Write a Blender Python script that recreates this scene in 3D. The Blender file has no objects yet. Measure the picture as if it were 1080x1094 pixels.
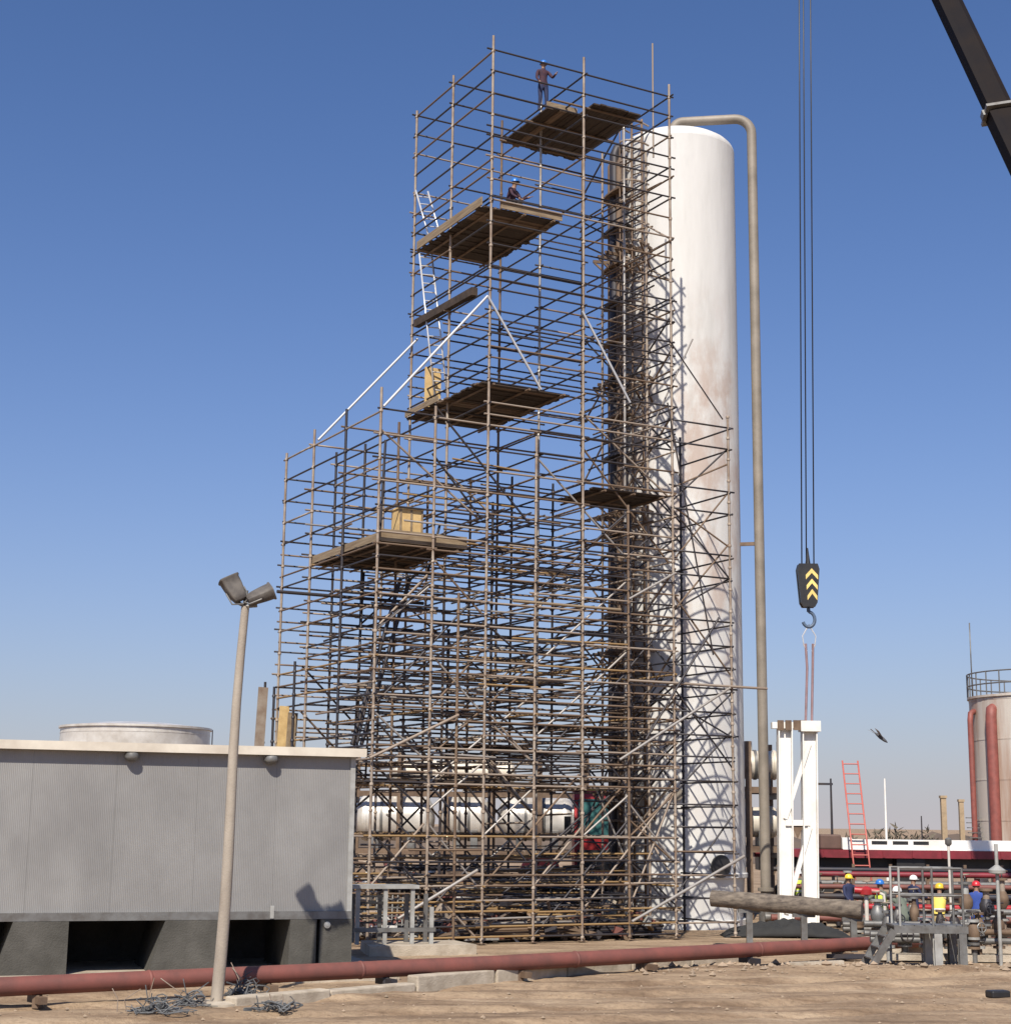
import bpy, bmesh, math, random
from mathutils import Vector, Matrix, noise
R = random.Random(7)
rad = math.radians
sc = bpy.context.scene
col = sc.collection

# ------------------------------------------------------------------ camera
F, CX, CY, CAMH = 1732.0, 540.0, 547.0, 3.2
PITCH, ROLL = rad(10.9), rad(0.64)
cam = bpy.data.cameras.new('camera'); camo = bpy.data.objects.new('camera', cam); col.objects.link(camo)
cam.sensor_fit = 'HORIZONTAL'; cam.sensor_width = 36.0; cam.lens = 36.0 * F / 1080.0
cam.clip_start = 0.1; cam.clip_end = 9000
camo.matrix_world = Matrix.Translation((0, 0, CAMH)) @ Matrix.Rotation(rad(90) + PITCH, 4, 'X') @ Matrix.Rotation(ROLL, 4, 'Z')
sc.camera = camo
# ------------------------------------------------------------------ sky and sun
SUN_EL, SUN_AZ = rad(47.5), rad(10.5)          # sun behind the camera, a little to its left
w = bpy.data.worlds.new('World'); sc.world = w; w.use_nodes = True
wn = w.node_tree.nodes; wl = w.node_tree.links
sky = wn.new('ShaderNodeTexSky'); sky.sky_type = 'NISHITA'; sky.sun_disc = False
sky.sun_elevation = SUN_EL; sky.sun_rotation = math.pi + SUN_AZ
sky.altitude = 200; sky.air_density = 1.0; sky.dust_density = 1.0; sky.ozone_density = 3.0
bg = wn['Background']; bg.inputs['Strength'].default_value = 0.063
# desert dust: a pale lavender layer that thickens towards the horizon, the same all round
gx = wn.new('ShaderNodeNewGeometry') if False else wn.new('ShaderNodeTexCoord'); sp = wn.new('ShaderNodeSeparateXYZ'); wl.new(gx.outputs['Generated'], sp.inputs[0])
mx0 = wn.new('ShaderNodeMath'); mx0.operation = 'MAXIMUM'; wl.new(sp.outputs['Z'], mx0.inputs[0]); mx0.inputs[1].default_value = 0.0
mq = wn.new('ShaderNodeMath'); mq.operation = 'MULTIPLY'; wl.new(mx0.outputs[0], mq.inputs[0]); mq.inputs[1].default_value = -8.6
ex = wn.new('ShaderNodeMath'); ex.operation = 'EXPONENT'; wl.new(mq.outputs[0], ex.inputs[0])
fm = wn.new('ShaderNodeMath'); fm.operation = 'MULTIPLY'; wl.new(ex.outputs[0], fm.inputs[0]); fm.inputs[1].default_value = 0.9
tint = wn.new('ShaderNodeMix'); tint.data_type = 'RGBA'; tint.blend_type = 'MULTIPLY'; tint.inputs['Factor'].default_value = 1.0
wl.new(sky.outputs['Color'], tint.inputs['A']); tint.inputs['B'].default_value = (0.78, 1.0, 1.36, 1)
mixs = wn.new('ShaderNodeMix'); mixs.data_type = 'RGBA'; wl.new(fm.outputs[0], mixs.inputs['Factor']); wl.new(tint.outputs['Result'], mixs.inputs['A'])
mixs.inputs['B'].default_value = (6.5, 6.05, 6.3, 1)
wl.new(mixs.outputs['Result'], bg.inputs['Color'])
sl = bpy.data.lights.new('sun', 'SUN'); sl.energy = 4.8; sl.angle = rad(0.5); sl.color = (1.0, 0.93, 0.82)
slo = bpy.data.objects.new('sun', sl); col.objects.link(slo)
sdir = Vector((math.sin(SUN_AZ) * math.cos(SUN_EL), math.cos(SUN_AZ) * math.cos(SUN_EL), -math.sin(SUN_EL)))
slo.rotation_euler = sdir.to_track_quat('-Z', 'Y').to_euler(); slo.location = (-20, -40, 60)
sc.view_settings.view_transform = 'Standard'; sc.view_settings.look = 'None'
sc.view_settings.exposure = 0.45; sc.view_settings.gamma = 1.0

# ------------------------------------------------------------------ pixel -> world helpers
def ray(px, py):
    u = (px - CX) / F; v = -(py - CY) / F
    c, s = math.cos(ROLL), math.sin(ROLL)
    u, v = u * c - v * s, u * s + v * c
    return Vector((u, math.cos(PITCH) - v * math.sin(PITCH), math.sin(PITCH) + v * math.cos(PITCH)))
def at(px, py, Y):
    r = ray(px, py); return r * (Y / r.y) + Vector((0, 0, CAMH))
def atz(px, py, z):
    r = ray(px, py); return r * ((z - CAMH) / r.z) + Vector((0, 0, CAMH))
def vec(*a): return Vector(a)

# ------------------------------------------------------------------ materials
MATS = {}
def mat(name, c, rough=0.6, metal=0.0, var=0.25, scale=3.0, c2=None, bump=0.0, bscale=30.0, stretch=(1, 1, 1), lo=0.35, hi=0.65, detail=6):
    if name in MATS: return MATS[name]
    m = bpy.data.materials.new(name); m.use_nodes = True
    n = m.node_tree.nodes; l = m.node_tree.links; b = n['Principled BSDF']
    b.inputs['Roughness'].default_value = rough; b.inputs['Metallic'].default_value = metal
    tc = n.new('ShaderNodeTexCoord'); mp = n.new('ShaderNodeMapping'); mp.inputs['Scale'].default_value = stretch
    l.new(tc.outputs['Object'], mp.inputs['Vector'])
    tx = n.new('ShaderNodeTexNoise'); tx.inputs['Scale'].default_value = scale; tx.inputs['Detail'].default_value = detail
    tx.inputs['Roughness'].default_value = 0.6
    l.new(mp.outputs['Vector'], tx.inputs['Vector'])
    cr = n.new('ShaderNodeValToRGB'); e = cr.color_ramp.elements
    c2 = c2 or tuple(x * (1 - var) for x in c)
    e[0].position = lo; e[0].color = (*c2, 1); e[1].position = hi; e[1].color = (*c, 1)
    l.new(tx.outputs['Fac'], cr.inputs['Fac']); l.new(cr.outputs['Color'], b.inputs['Base Color'])
    if bump:
        t2 = n.new('ShaderNodeTexNoise'); t2.inputs['Scale'].default_value = bscale; t2.inputs['Detail'].default_value = 4
        l.new(tc.outputs['Object'], t2.inputs['Vector'])
        bp = n.new('ShaderNodeBump'); bp.inputs['Strength'].default_value = bump; bp.inputs['Distance'].default_value = 0.05
        l.new(t2.outputs['Fac'], bp.inputs['Height']); l.new(bp.outputs['Normal'], b.inputs['Normal'])
    MATS[name] = m; return m

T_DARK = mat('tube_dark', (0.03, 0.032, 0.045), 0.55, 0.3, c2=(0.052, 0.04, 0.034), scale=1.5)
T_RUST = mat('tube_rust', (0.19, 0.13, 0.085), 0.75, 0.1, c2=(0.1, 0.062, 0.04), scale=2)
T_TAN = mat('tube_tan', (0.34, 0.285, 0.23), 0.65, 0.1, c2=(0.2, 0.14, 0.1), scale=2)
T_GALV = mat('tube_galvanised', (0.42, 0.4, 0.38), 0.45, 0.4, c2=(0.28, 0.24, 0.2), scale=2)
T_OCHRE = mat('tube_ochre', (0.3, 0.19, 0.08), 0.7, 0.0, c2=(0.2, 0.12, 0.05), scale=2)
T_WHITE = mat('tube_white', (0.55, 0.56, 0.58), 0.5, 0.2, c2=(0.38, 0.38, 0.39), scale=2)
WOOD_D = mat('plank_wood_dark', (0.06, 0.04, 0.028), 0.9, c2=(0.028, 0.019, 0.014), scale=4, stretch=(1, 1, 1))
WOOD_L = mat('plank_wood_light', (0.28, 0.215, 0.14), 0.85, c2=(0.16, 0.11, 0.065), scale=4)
WOOD_Y = mat('plywood_yellow', (0.62, 0.44, 0.2), 0.8, c2=(0.45, 0.3, 0.13), scale=3)
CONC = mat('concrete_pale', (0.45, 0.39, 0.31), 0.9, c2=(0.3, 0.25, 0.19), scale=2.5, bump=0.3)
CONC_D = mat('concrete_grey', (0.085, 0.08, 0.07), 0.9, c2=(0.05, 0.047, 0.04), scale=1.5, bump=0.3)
REDPIPE = mat('red_oxide_paint', (0.19, 0.062, 0.048), 0.65, c2=(0.13, 0.05, 0.04), scale=2.2, bump=0.05)
RED = mat('red_paint', (0.38, 0.02, 0.025), 0.4, c2=(0.25, 0.02, 0.02), scale=2)
REDLAD = mat('faded_red_paint', (0.52, 0.14, 0.11), 0.5, c2=(0.4, 0.1, 0.08))
STEEL = mat('grey_steel', (0.2, 0.2, 0.195), 0.5, 0.4, c2=(0.12, 0.11, 0.1), scale=3)
STEEL_L = mat('pale_steel', (0.4, 0.4, 0.38), 0.5, 0.2, c2=(0.27, 0.26, 0.24), scale=3)
BLACK = mat('black_paint', (0.018, 0.018, 0.02), 0.4, 0.1, c2=(0.03, 0.028, 0.027))
RUBBER = mat('rubber', (0.02, 0.02, 0.02), 0.85)
WHITE = mat('white_paint', (0.8, 0.79, 0.76), 0.45, c2=(0.66, 0.63, 0.58), scale=1.2)
CREAM = mat('cream_cladding', (0.66, 0.6, 0.5), 0.45, 0.1, c2=(0.5, 0.44, 0.36), scale=1.2)
VESSEL = mat('vessel_cladding', (0.7, 0.67, 0.62), 0.35, 0.25, c2=(0.45, 0.41, 0.36), scale=0.8)
OLDPIPE = mat('weathered_lagging', (0.19, 0.155, 0.12), 0.9, c2=(0.07, 0.055, 0.045), scale=4, bump=0.25, bscale=25, stretch=(1, 1, 3))
OVERPIPE = mat('dull_pipe_cladding', (0.26, 0.225, 0.185), 0.6, 0.1, c2=(0.18, 0.155, 0.125), scale=1.2)
YELLOW = mat('yellow_paint', (0.75, 0.5, 0.12), 0.5)
GLASS = mat('dark_teal_glass', (0.05, 0.14, 0.135), 0.12, 0.0, c2=(0.03, 0.09, 0.09), scale=1.5)
LENS = mat('lamp_glass', (0.35, 0.36, 0.36), 0.15)
ALU = mat('aluminium', (0.75, 0.75, 0.76), 0.35, 0.5)
WALLM = None

# ------------------------------------------------------------------ mesh builder
OFF = {}
def sharpen(bm):                                          # caps and hard corners keep their own normals
    for e in bm.edges:
        if len(e.link_faces) == 2 and (e.link_faces[0].smooth != e.link_faces[1].smooth or e.calc_face_angle(0) > 0.9): e.smooth = False
class MB:
    def __init__(s): s.v = []; s.f = []; s.m = []; s.sm = []
    def add(s, vs, fs, mi=0, smooth=False):
        k = len(s.v); s.v += [Vector(p) for p in vs]
        s.f += [tuple(i + k for i in f) for f in fs]; s.m += [mi] * len(fs); s.sm += [smooth] * len(fs)
        return s
    def box(s, lo, hi, mi=0, M=None):
        x0, y0, z0 = lo; x1, y1, z1 = hi
        vs = [vec(x0, y0, z0), vec(x1, y0, z0), vec(x1, y1, z0), vec(x0, y1, z0), vec(x0, y0, z1), vec(x1, y0, z1), vec(x1, y1, z1), vec(x0, y1, z1)]
        if M is not None: vs = [M @ p for p in vs]
        return s.add(vs, [(0, 3, 2, 1), (4, 5, 6, 7), (0, 1, 5, 4), (1, 2, 6, 5), (2, 3, 7, 6), (3, 0, 4, 7)], mi)
    def bar(s, a, b, wd, ht, mi=0, up=vec(0, 0, 1)):      # rectangular bar
        a = Vector(a); b = Vector(b); d = (b - a); L = d.length; d.normalize()
        if abs(d.dot(up)) > 0.98: up = vec(0, 1, 0)
        x = d.cross(up).normalized(); z = x.cross(d)
        vs = []
        for t in (a, b):
            for sx, sz in ((-1, -1), (1, -1), (1, 1), (-1, 1)): vs.append(t + x * sx * wd / 2 + z * sz * ht / 2)
        return s.add(vs, [(0, 1, 2, 3), (7, 6, 5, 4), (0, 4, 5, 1), (1, 5, 6, 2), (2, 6, 7, 3), (3, 7, 4, 0)], mi)
    def tube(s, a, b, r, n=10, r2=None, mi=0, caps=True):
        return s.path([a, b], r, n, mi, caps, r2)
    def path(s, pts, r, n=10, mi=0, caps=True, r2=None, closed=False):
        pts = [Vector(p) for p in pts]; k0 = len(s.v); N = len(pts)
        prev = None
        for i, p in enumerate(pts):
            if closed: d = pts[(i + 1) % N] - pts[i - 1]
            else: d = (pts[min(i + 1, N - 1)] - pts[max(i - 1, 0)])
            d.normalize()
            if prev is None:
                up = vec(0, 0, 1) if abs(d.z) < 0.95 else vec(0, 1, 0)
                x = d.cross(up).normalized()
            else:
                x = (prev - d * prev.dot(d)).normalized()
            prev = x; y = d.cross(x)
            rr = r if r2 is None else r + (r2 - r) * i / (N - 1)
            for k in range(n):
                a = 2 * math.pi * k / n; s.v.append(p + (x * math.cos(a) + y * math.sin(a)) * rr)
        for i in range(N if closed else N - 1):
            for k in range(n):
                a = k0 + i * n + k; b = k0 + i * n + (k + 1) % n; j = ((i + 1) % N)
                s.f.append((a, b, k0 + j * n + (k + 1) % n, k0 + j * n + k)); s.m.append(mi); s.sm.append(True)
        if caps and not closed:
            s.f.append(tuple(k0 + k for k in reversed(range(n)))); s.m.append(mi); s.sm.append(False)
            s.f.append(tuple(k0 + (N - 1) * n + k for k in range(n))); s.m.append(mi); s.sm.append(False)
        return s
    def lathe(s, prof, n=32, org=vec(0, 0, 0), axis=vec(0, 0, 1), mi=0, smooth=True):
        axis = Vector(axis).normalized(); org = Vector(org)
        up = vec(0, 0, 1) if abs(axis.z) < 0.9 else vec(0, 1, 0)
        x = axis.cross(up).normalized(); y = axis.cross(x); k0 = len(s.v)
        for (r, h) in prof:
            for k in range(n):
                a = 2 * math.pi * k / n; s.v.append(org + axis * h + (x * math.cos(a) + y * math.sin(a)) * r)
        for i in range(len(prof) - 1):
            for k in range(n):
                a = k0 + i * n + k; b = k0 + i * n + (k + 1) % n
                s.f.append((a, b, b + n, a + n)); s.m.append(mi); s.sm.append(smooth)
        s.f.append(tuple(k0 + k for k in reversed(range(n)))); s.m.append(mi); s.sm.append(False)
        q = k0 + (len(prof) - 1) * n; s.f.append(tuple(q + k for k in range(n))); s.m.append(mi); s.sm.append(False)
        return s
    def prism(s, poly, d, mi=0):                         # polygon (3D points) extruded by vector d
        poly = [Vector(p) for p in poly]; d = Vector(d); n = len(poly)
        fs = [tuple(reversed(range(n))), tuple(range(n, 2 * n))] + [(i, (i + 1) % n, (i + 1) % n + n, i + n) for i in range(n)]
        return s.add(poly + [p + d for p in poly], fs, mi)
    def build(s, name, mats, parent=None, off=None):
        o3 = OFF.get(parent.name, vec(0, 0, 0)) if parent else (Vector(off) if off is not None else vec(0, 0, 0))
        me = bpy.data.meshes.new(name)
        me.from_pydata([tuple(p - o3) for p in s.v], [], s.f)
        if not isinstance(mats, (list, tuple)): mats = [mats]
        for m in mats: me.materials.append(m)
        me.polygons.foreach_set('material_index', s.m); me.polygons.foreach_set('use_smooth', s.sm)
        bm = bmesh.new(); bm.from_mesh(me); bmesh.ops.recalc_face_normals(bm, faces=bm.faces); sharpen(bm); bm.to_mesh(me); bm.free()
        o = bpy.data.objects.new(name, me); col.objects.link(o)
        if parent: o.parent = parent
        else: o.location = o3
        OFF[o.name] = o3
        return o
def tag(o, label, cat, group=None):
    o['label'] = label; o['category'] = cat
    if group: o['group'] = group
    return o
def struct(o): o['kind'] = 'structure'; return o
def stuff(o): o['kind'] = 'stuff'; return o
def thing(name, label, cat, loc, group=None):
    o = bpy.data.objects.new(name, None); col.objects.link(o); o.location = loc; o.empty_display_size = 0.3
    OFF[o.name] = Vector(loc)
    return tag(o, label, cat, group)
UNIT = {}
def unit_tube(m, n=8):
    key = (m.name, n)
    if key not in UNIT:
        b = MB().tube((0, 0, 0), (0, 0, 1), 1.0, n); me = bpy.data.meshes.new('tube_' + m.name)
        me.from_pydata([tuple(p) for p in b.v], [], b.f); me.materials.append(m)
        me.polygons.foreach_set('use_smooth', b.sm); bm = bmesh.new(); bm.from_mesh(me); sharpen(bm); bm.to_mesh(me); bm.free(); UNIT[key] = me
    return UNIT[key]
def unit_box(m):
    key = (m.name, 'box')
    if key not in UNIT:
        b = MB().box((-.5, -.5, -.5), (.5, .5, .5)); me = bpy.data.meshes.new('board_' + m.name)
        me.from_pydata([tuple(p) for p in b.v], [], b.f); me.materials.append(m); UNIT[key] = me
    return UNIT[key]
def align(a, b):
    d = Vector(b) - Vector(a); return d.length, d.to_track_quat('Z', 'Y').to_matrix().to_4x4()
def rod(name, a, b, r, m, parent):                        # tube object sharing its mesh with alike tubes
    L, Q = align(a, b); o = bpy.data.objects.new(name, unit_tube(m)); col.objects.link(o)
    o.parent = parent; o.matrix_local = Matrix.Translation(Vector(a) - OFF[parent.name]) @ Q @ Matrix.Diagonal((r, r, L, 1))
    return o
def board(name, c, ax, L, wd, th, m, parent, up=vec(0, 0, 1)):    # box object sharing its mesh
    ax = Vector(ax).normalized(); x = ax.cross(up).normalized(); z = x.cross(ax)
    M = Matrix((ax, x, z)).transposed().to_4x4()
    o = bpy.data.objects.new(name, unit_box(m)); col.objects.link(o)
    o.parent = parent; o.matrix_local = Matrix.Translation(Vector(c) - OFF[parent.name]) @ M @ Matrix.Diagonal((L, wd, th, 1))
    return o

# ================================================================== GROUND
def axis_coords(lo, hi, step, far):
    c = []; x = lo
    while x < hi + 1e-6: c.append(x); x += step
    s = step; a = [hi]; 
    while a[-1] < far: s *= 1.35; a.append(a[-1] + s)
    s = step; b = [lo]
    while b[-1] > -far: s *= 1.35; b.append(b[-1] - s)
    return sorted(set(b[1:] + c + a[1:]))
def ground_h(x, y):
    near = max(0.0, min(1.0, (46 - y) / 6.0)) * max(0, min(1, (y - 8) / 6)) * max(0.0, min(1.0, (40 - abs(x)) / 10))
    h = 0.05 * noise.noise((x * 0.35, y * 0.35, 1.3)) + 0.03 * noise.noise((x * 1.1, y * 1.1, 5.1)) + 0.018 * noise.noise((x * 3.1, y * 3.1, 9.7)) + 0.01 * noise.noise((x * 7, y * 7, 2.2))
    # tyre ruts that follow the pipeline
    t = (y - 28.6) - 0.42 * (x - 2) + 0.5 * math.sin(x * 0.25)
    for q in (0.0, 1.9, 4.2, 5.9): h -= 0.075 * math.exp(-((t - q) / 0.22) ** 2)
    for q in (0.45, 2.4, 4.7, 6.4): h += 0.03 * math.exp(-((t - q) / 0.2) ** 2)
    # soft bank of spoil in front of the steps, right
    h += 0.16 * math.exp(-((x - 9.5) / 3.2) ** 2 - ((y - 38.2) / 0.8) ** 2)
    h += 0.06 * math.exp(-((x - 5.5) / 2.2) ** 2 - ((y - 38.2) / 0.7) ** 2)
    return h * near - 0.02
xs = axis_coords(-13, 16, 0.16, 4000); ys = axis_coords(23, 46, 0.16, 4000)
gv = [(x, y, ground_h(x, y)) for y in ys for x in xs]; W = len(xs)
gf = [(j * W + i, j * W + i + 1, (j + 1) * W + i + 1, (j + 1) * W + i) for j in range(len(ys) - 1) for i in range(W - 1)]
gme = bpy.data.meshes.new('ground'); gme.from_pydata(gv, [], gf); gme.polygons.foreach_set('use_smooth', [True] * len(gf))
gm = bpy.data.materials.new('sandy_ground'); gm.use_nodes = True
n = gm.node_tree.nodes; l = gm.node_tree.links; b = n['Principled BSDF']; b.inputs['Roughness'].default_value = 0.95
tc = n.new('ShaderNodeTexCoord')
def nz(scale, detail, stretch=(1, 1, 1), rot=0):
    mp = n.new('ShaderNodeMapping'); mp.inputs['Scale'].default_value = stretch; mp.inputs['Rotation'].default_value = (0, 0, rot)
    l.new(tc.outputs['Object'], mp.inputs['Vector'])
    t = n.new('ShaderNodeTexNoise'); t.inputs['Scale'].default_value = scale; t.inputs['Detail'].default_value = detail; t.inputs['Roughness'].default_value = 0.65
    l.new(mp.outputs['Vector'], t.inputs['Vector']); return t
def ramp(t, stops):
    c = n.new('ShaderNodeValToRGB'); e = c.color_ramp.elements
    e[0].position, e[0].color = stops[0][0], (*stops[0][1], 1); e[1].position, e[1].color = stops[-1][0], (*stops[-1][1], 1)
    for p, q in stops[1:-1]: x = e.new(p); x.color = (*q, 1)
    l.new(t.outputs['Fac'], c.inputs['Fac']); return c
def mixc(fac, a, b_, mode='MIX'):
    m = n.new('ShaderNodeMix'); m.data_type = 'RGBA'; m.blend_type = mode
    if isinstance(fac, float): m.inputs['Factor'].default_value = fac
    else: l.new(fac, m.inputs['Factor'])
    l.new(a, m.inputs['A']); l.new(b_, m.inputs['B']); return m.outputs['Result']
base = ramp(nz(0.5, 8), [(0.3, (0.235, 0.16, 0.098)), (0.5, (0.35, 0.25, 0.158)), (0.7, (0.44, 0.325, 0.215))])
trk = ramp(nz(0.9, 6, (0.22, 1.5, 1), rad(-22)), [(0.38, (0.5, 0.44, 0.4)), (0.58, (1, 1, 1))])
fine = ramp(nz(9, 8), [(0.3, (0.62, 0.6, 0.58)), (0.5, (0.98, 0.98, 0.98)), (0.75, (1.2, 1.2, 1.2))])
c1 = mixc(0.85, base.outputs['Color'], trk.outputs['Color'], 'MULTIPLY'); c2 = mixc(0.9, c1, fine.outputs['Color'], 'MULTIPLY')
l.new(c2, b.inputs['Base Color'])
bt = nz(26, 8); bp = n.new('ShaderNodeBump'); bp.inputs['Strength'].default_value = 0.7; bp.inputs['Distance'].default_value = 0.06
l.new(bt.outputs['Fac'], bp.inputs['Height']); l.new(bp.outputs['Normal'], b.inputs['Normal'])
gme.materials.append(gm); go = bpy.data.objects.new('ground', gme); col.objects.link(go); struct(go)
# loose stones and clods
PEB = mat('stone', (0.36, 0.27, 0.19), 0.9, c2=(0.22, 0.17, 0.12), scale=1.0)
g = MB()
for i in range(1500):
    y = R.uniform(24, 40); x = R.uniform(-10, 13); s = R.choice((0.01, 0.014, 0.018, 0.022, 0.035)) * R.uniform(0.7, 1.3)
    if i % 4 == 0: x = R.uniform(3, 13); y = 38.9 + R.gauss(0, 0.9) + (x - 8) * 0.2; s *= R.uniform(1.2, 3.4)
    c = vec(x, y, ground_h(x, y) + s * 0.3)
    vs = [c + vec(*d) * s * R.uniform(.7, 1.3) for d in ((1, 0, 0), (-1, 0, 0), (0, 1, 0), (0, -1, 0), (0, 0, .8), (0, 0, -.8))]
    g.add(vs, [(0, 2, 4), (2, 1, 4), (1, 3, 4), (3, 0, 4), (2, 0, 5), (1, 2, 5), (3, 1, 5), (0, 3, 5)])
go2 = g.build('gravel', PEB); go2['label'] = 'loose stones and clods scattered over the sandy ground'; go2['category'] = 'gravel'; stuff(go2)

# ================================================================== scaffold frame of reference
A0 = rad(28.5); UU = vec(math.cos(A0), math.sin(A0), 0); VV = vec(-math.sin(A0), math.cos(A0), 0); NN = vec(-3.47, 43.5, 0)
def P(u, v, z): return NN + UU * u + VV * v + vec(0, 0, z)
def plane_v(px, py, v):                                    # pixel ray meets the vertical plane v = const
    r = ray(px, py); o = vec(0, 0, CAMH); q = NN + VV * v
    return o + r * ((q - o).dot(VV) / r.dot(VV))
def plane_u(px, py, u):
    r = ray(px, py); o = vec(0, 0, CAMH); q = NN + UU * u
    return o + r * ((q - o).dot(UU) / r.dot(UU))

# concrete apron under the shed and scaffold
SA = rad(19); S0 = vec(-3.24, 35.6, 0)                    # shed: right front corner and direction
SM = Matrix.Translation(S0) @ Matrix.Rotation(SA, 4, 'Z')  # local x along the wall (negative = left), y = depth
g = MB(); g.box((-14, -.9, -.1), (.9, 4.4, .14), M=SM)
struct(g.build('concrete_apron', CONC))
# low slab at the near corner of the scaffold
g = MB(); g.prism([(-3.2, 40.9, -.1), (-0.6, 42.0, -.1), (-1.2, 43.4, -.1), (-3.6, 43.0, -.1)], (0, 0, 0.32)); struct(g.build('concrete_slab', CONC))

# ================================================================== COLUMN
CC = NN + UU * 13.6 + VV * 5.3; CR = 2.08; CTOP = 26.75
colm = bpy.data.materials.new('column_cladding'); colm.use_nodes = True
n = colm.node_tree.nodes; l = colm.node_tree.links; b = n['Principled BSDF']; b.inputs['Roughness'].default_value = 0.6; b.inputs['Metallic'].default_value = 0.0; b.inputs['Specular IOR Level'].default_value = 0.25
tc = n.new('ShaderNodeTexCoord')
base = ramp(nz(1.1, 8, (1.4, 1.4, 0.2)), [(0.25, (0.46, 0.45, 0.43)), (0.45, (0.56, 0.55, 0.53)), (0.7, (0.61, 0.6, 0.58))])
sx = n.new('ShaderNodeSeparateXYZ'); l.new(tc.outputs['Object'], sx.inputs[0])
mr = n.new('ShaderNodeMapRange'); mr.inputs[1].default_value = 21.5; mr.inputs[2].default_value = 17.5; l.new(sx.outputs['Z'], mr.inputs[0])
mr2 = n.new('ShaderNodeMapRange'); mr2.inputs[1].default_value = 2; mr2.inputs[2].default_value = 12; l.new(sx.outputs['Z'], mr2.inputs[0])
st = ramp(nz(0.9, 9, (1, 1, 0.5)), [(0.47, (0, 0, 0)), (0.62, (1, 1, 1))])
mm = n.new('ShaderNodeMath'); mm.operation = 'MULTIPLY'; l.new(st.outputs['Color'], mm.inputs[0]); l.new(mr.outputs[0], mm.inputs[1])
m3 = n.new('ShaderNodeMath'); m3.operation = 'MULTIPLY'; l.new(mm.outputs[0], m3.inputs[0]); l.new(mr2.outputs[0], m3.inputs[1])
m4 = n.new('ShaderNodeMath'); m4.operation = 'MULTIPLY'; l.new(m3.outputs[0], m4.inputs[0]); m4.inputs[1].default_value = 0.6
rgb = n.new('ShaderNodeRGB'); rgb.outputs[0].default_value = (0.36, 0.24, 0.18, 1)
l.new(mixc(m4.outputs[0], base.outputs['Color'], rgb.outputs[0]), b.inputs['Base Color'])
bt = nz(1.2, 4, (1, 1, 0.4)); bp = n.new('ShaderNodeBump'); bp.inputs['Strength'].default_value = 0.25; bp.inputs['Distance'].default_value = 0.08
l.new(bt.outputs['Fac'], bp.inputs['Height']); l.new(bp.outputs['Normal'], b.inputs['Normal'])
ct = thing('process_column', 'tall white vertical process column with stained cladding behind the scaffold', 'column', CC)
MB().lathe([(CR, 1.6), (CR, CTOP)], 96, CC).build('shell', colm, ct)
dome = [(CR, CTOP + .002)] + [(CR * math.cos(t), CTOP + 0.78 * math.sin(t)) for t in [rad(a) for a in (6, 14, 24, 36, 50, 64, 77, 87)]]
MB().lathe(dome, 72, CC).build('dome', colm, ct)
MB().lathe([(CR + .02, -.05), (CR + .02, .25), (CR - .12, .26), (CR - .05, 1.5), (CR - .02, 1.6)], 64, CC).build('skirt', colm, ct)
MB().lathe([(CR + .03, 1.56), (CR + .06, 1.58), (CR + .06, 1.7), (CR + .03, 1.72)], 64, CC).build('base_ring', colm, ct)
# manway openings low on the shell
for ang, zz, rr in ((-62, 1.95, 0.36), (-100, 4.2, 0.2)):
    d = vec(math.cos(rad(ang)), math.sin(rad(ang)), 0)
    MB().lathe([(rr * .8, 0), (rr * .8, .12), (rr, .12), (rr, .2), (rr * .2, .21)], 20, CC + d * (CR - .06) + vec(0, 0, zz), d).build('manway', BLACK if zz < 4 else OVERPIPE, ct)
# caged ladder and riser pipes on the left flank
def on_col(ang, r, z): return CC + vec(math.cos(rad(ang)) * r, math.sin(rad(ang)) * r, z)
lad = MB()
for da in (-5.5, 5.5): lad.tube(on_col(-132 + da, CR + .22, .3), on_col(-132 + da, CR + .22, CTOP + .6), .04, 6)
z = .5
while z < CTOP + .5: lad.tube(on_col(-137.5, CR + .22, z), on_col(-126.5, CR + .22, z), .022, 5); z += .3
lado = lad.build('ladder', T_RUST, ct)
hc = MB(); dl = vec(math.cos(rad(-132)), math.sin(rad(-132)), 0); tl = vec(-dl.y, dl.x, 0)
z = 2.6; hoops = []
while z < CTOP + .4:
    c0 = on_col(-132, CR + .22, z); pts = [c0 + tl * .42 * math.cos(t) + dl * (.78 * math.sin(t)) for t in [rad(a) for a in range(-10, 191, 20)]]
    h = MB().path(pts, .035, 5).build('cage_hoop', T_TAN, lado); z += .72
for t in (15, 52, 90, 128, 165):
    q = tl * .42 * math.cos(rad(t)) + dl * .78 * math.sin(rad(t))
    hc.tube(on_col(-132, CR + .22, 2.6) + q, on_col(-132, CR + .22, CTOP + .4) + q, .022, 5)
hc.build('cage_bar', T_RUST, lado)
for ang, r_, m_, z1 in ((-162, .17, T_DARK, 26.5), (-171, .13, T_RUST, 26.2), (-153, .11, T_RUST, 26.0), (-147, .06, T_TAN, 26.3)):
    g = MB(); pts = [on_col(ang, CR + .28, .2), on_col(ang, CR + .28, z1), on_col(ang, CR + .2, z1 + .22), on_col(ang, CR - .1, z1 + .3)]
    g.path(pts, r_, 10); g.build('riser_pipe', m_, ct)
z = 2.0; k = 0
while z < CTOP - 1:
    g = MB(); pts = [on_col(a, CR + .34, z) for a in range(-176, -139, 6)]
    for a_, b_ in zip(pts, pts[1:]): g.bar(a_, b_, .5, .07)
    g.build('pipe_bracket', T_RUST if k % 2 else T_DARK, ct); z += 1.35; k += 1
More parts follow.
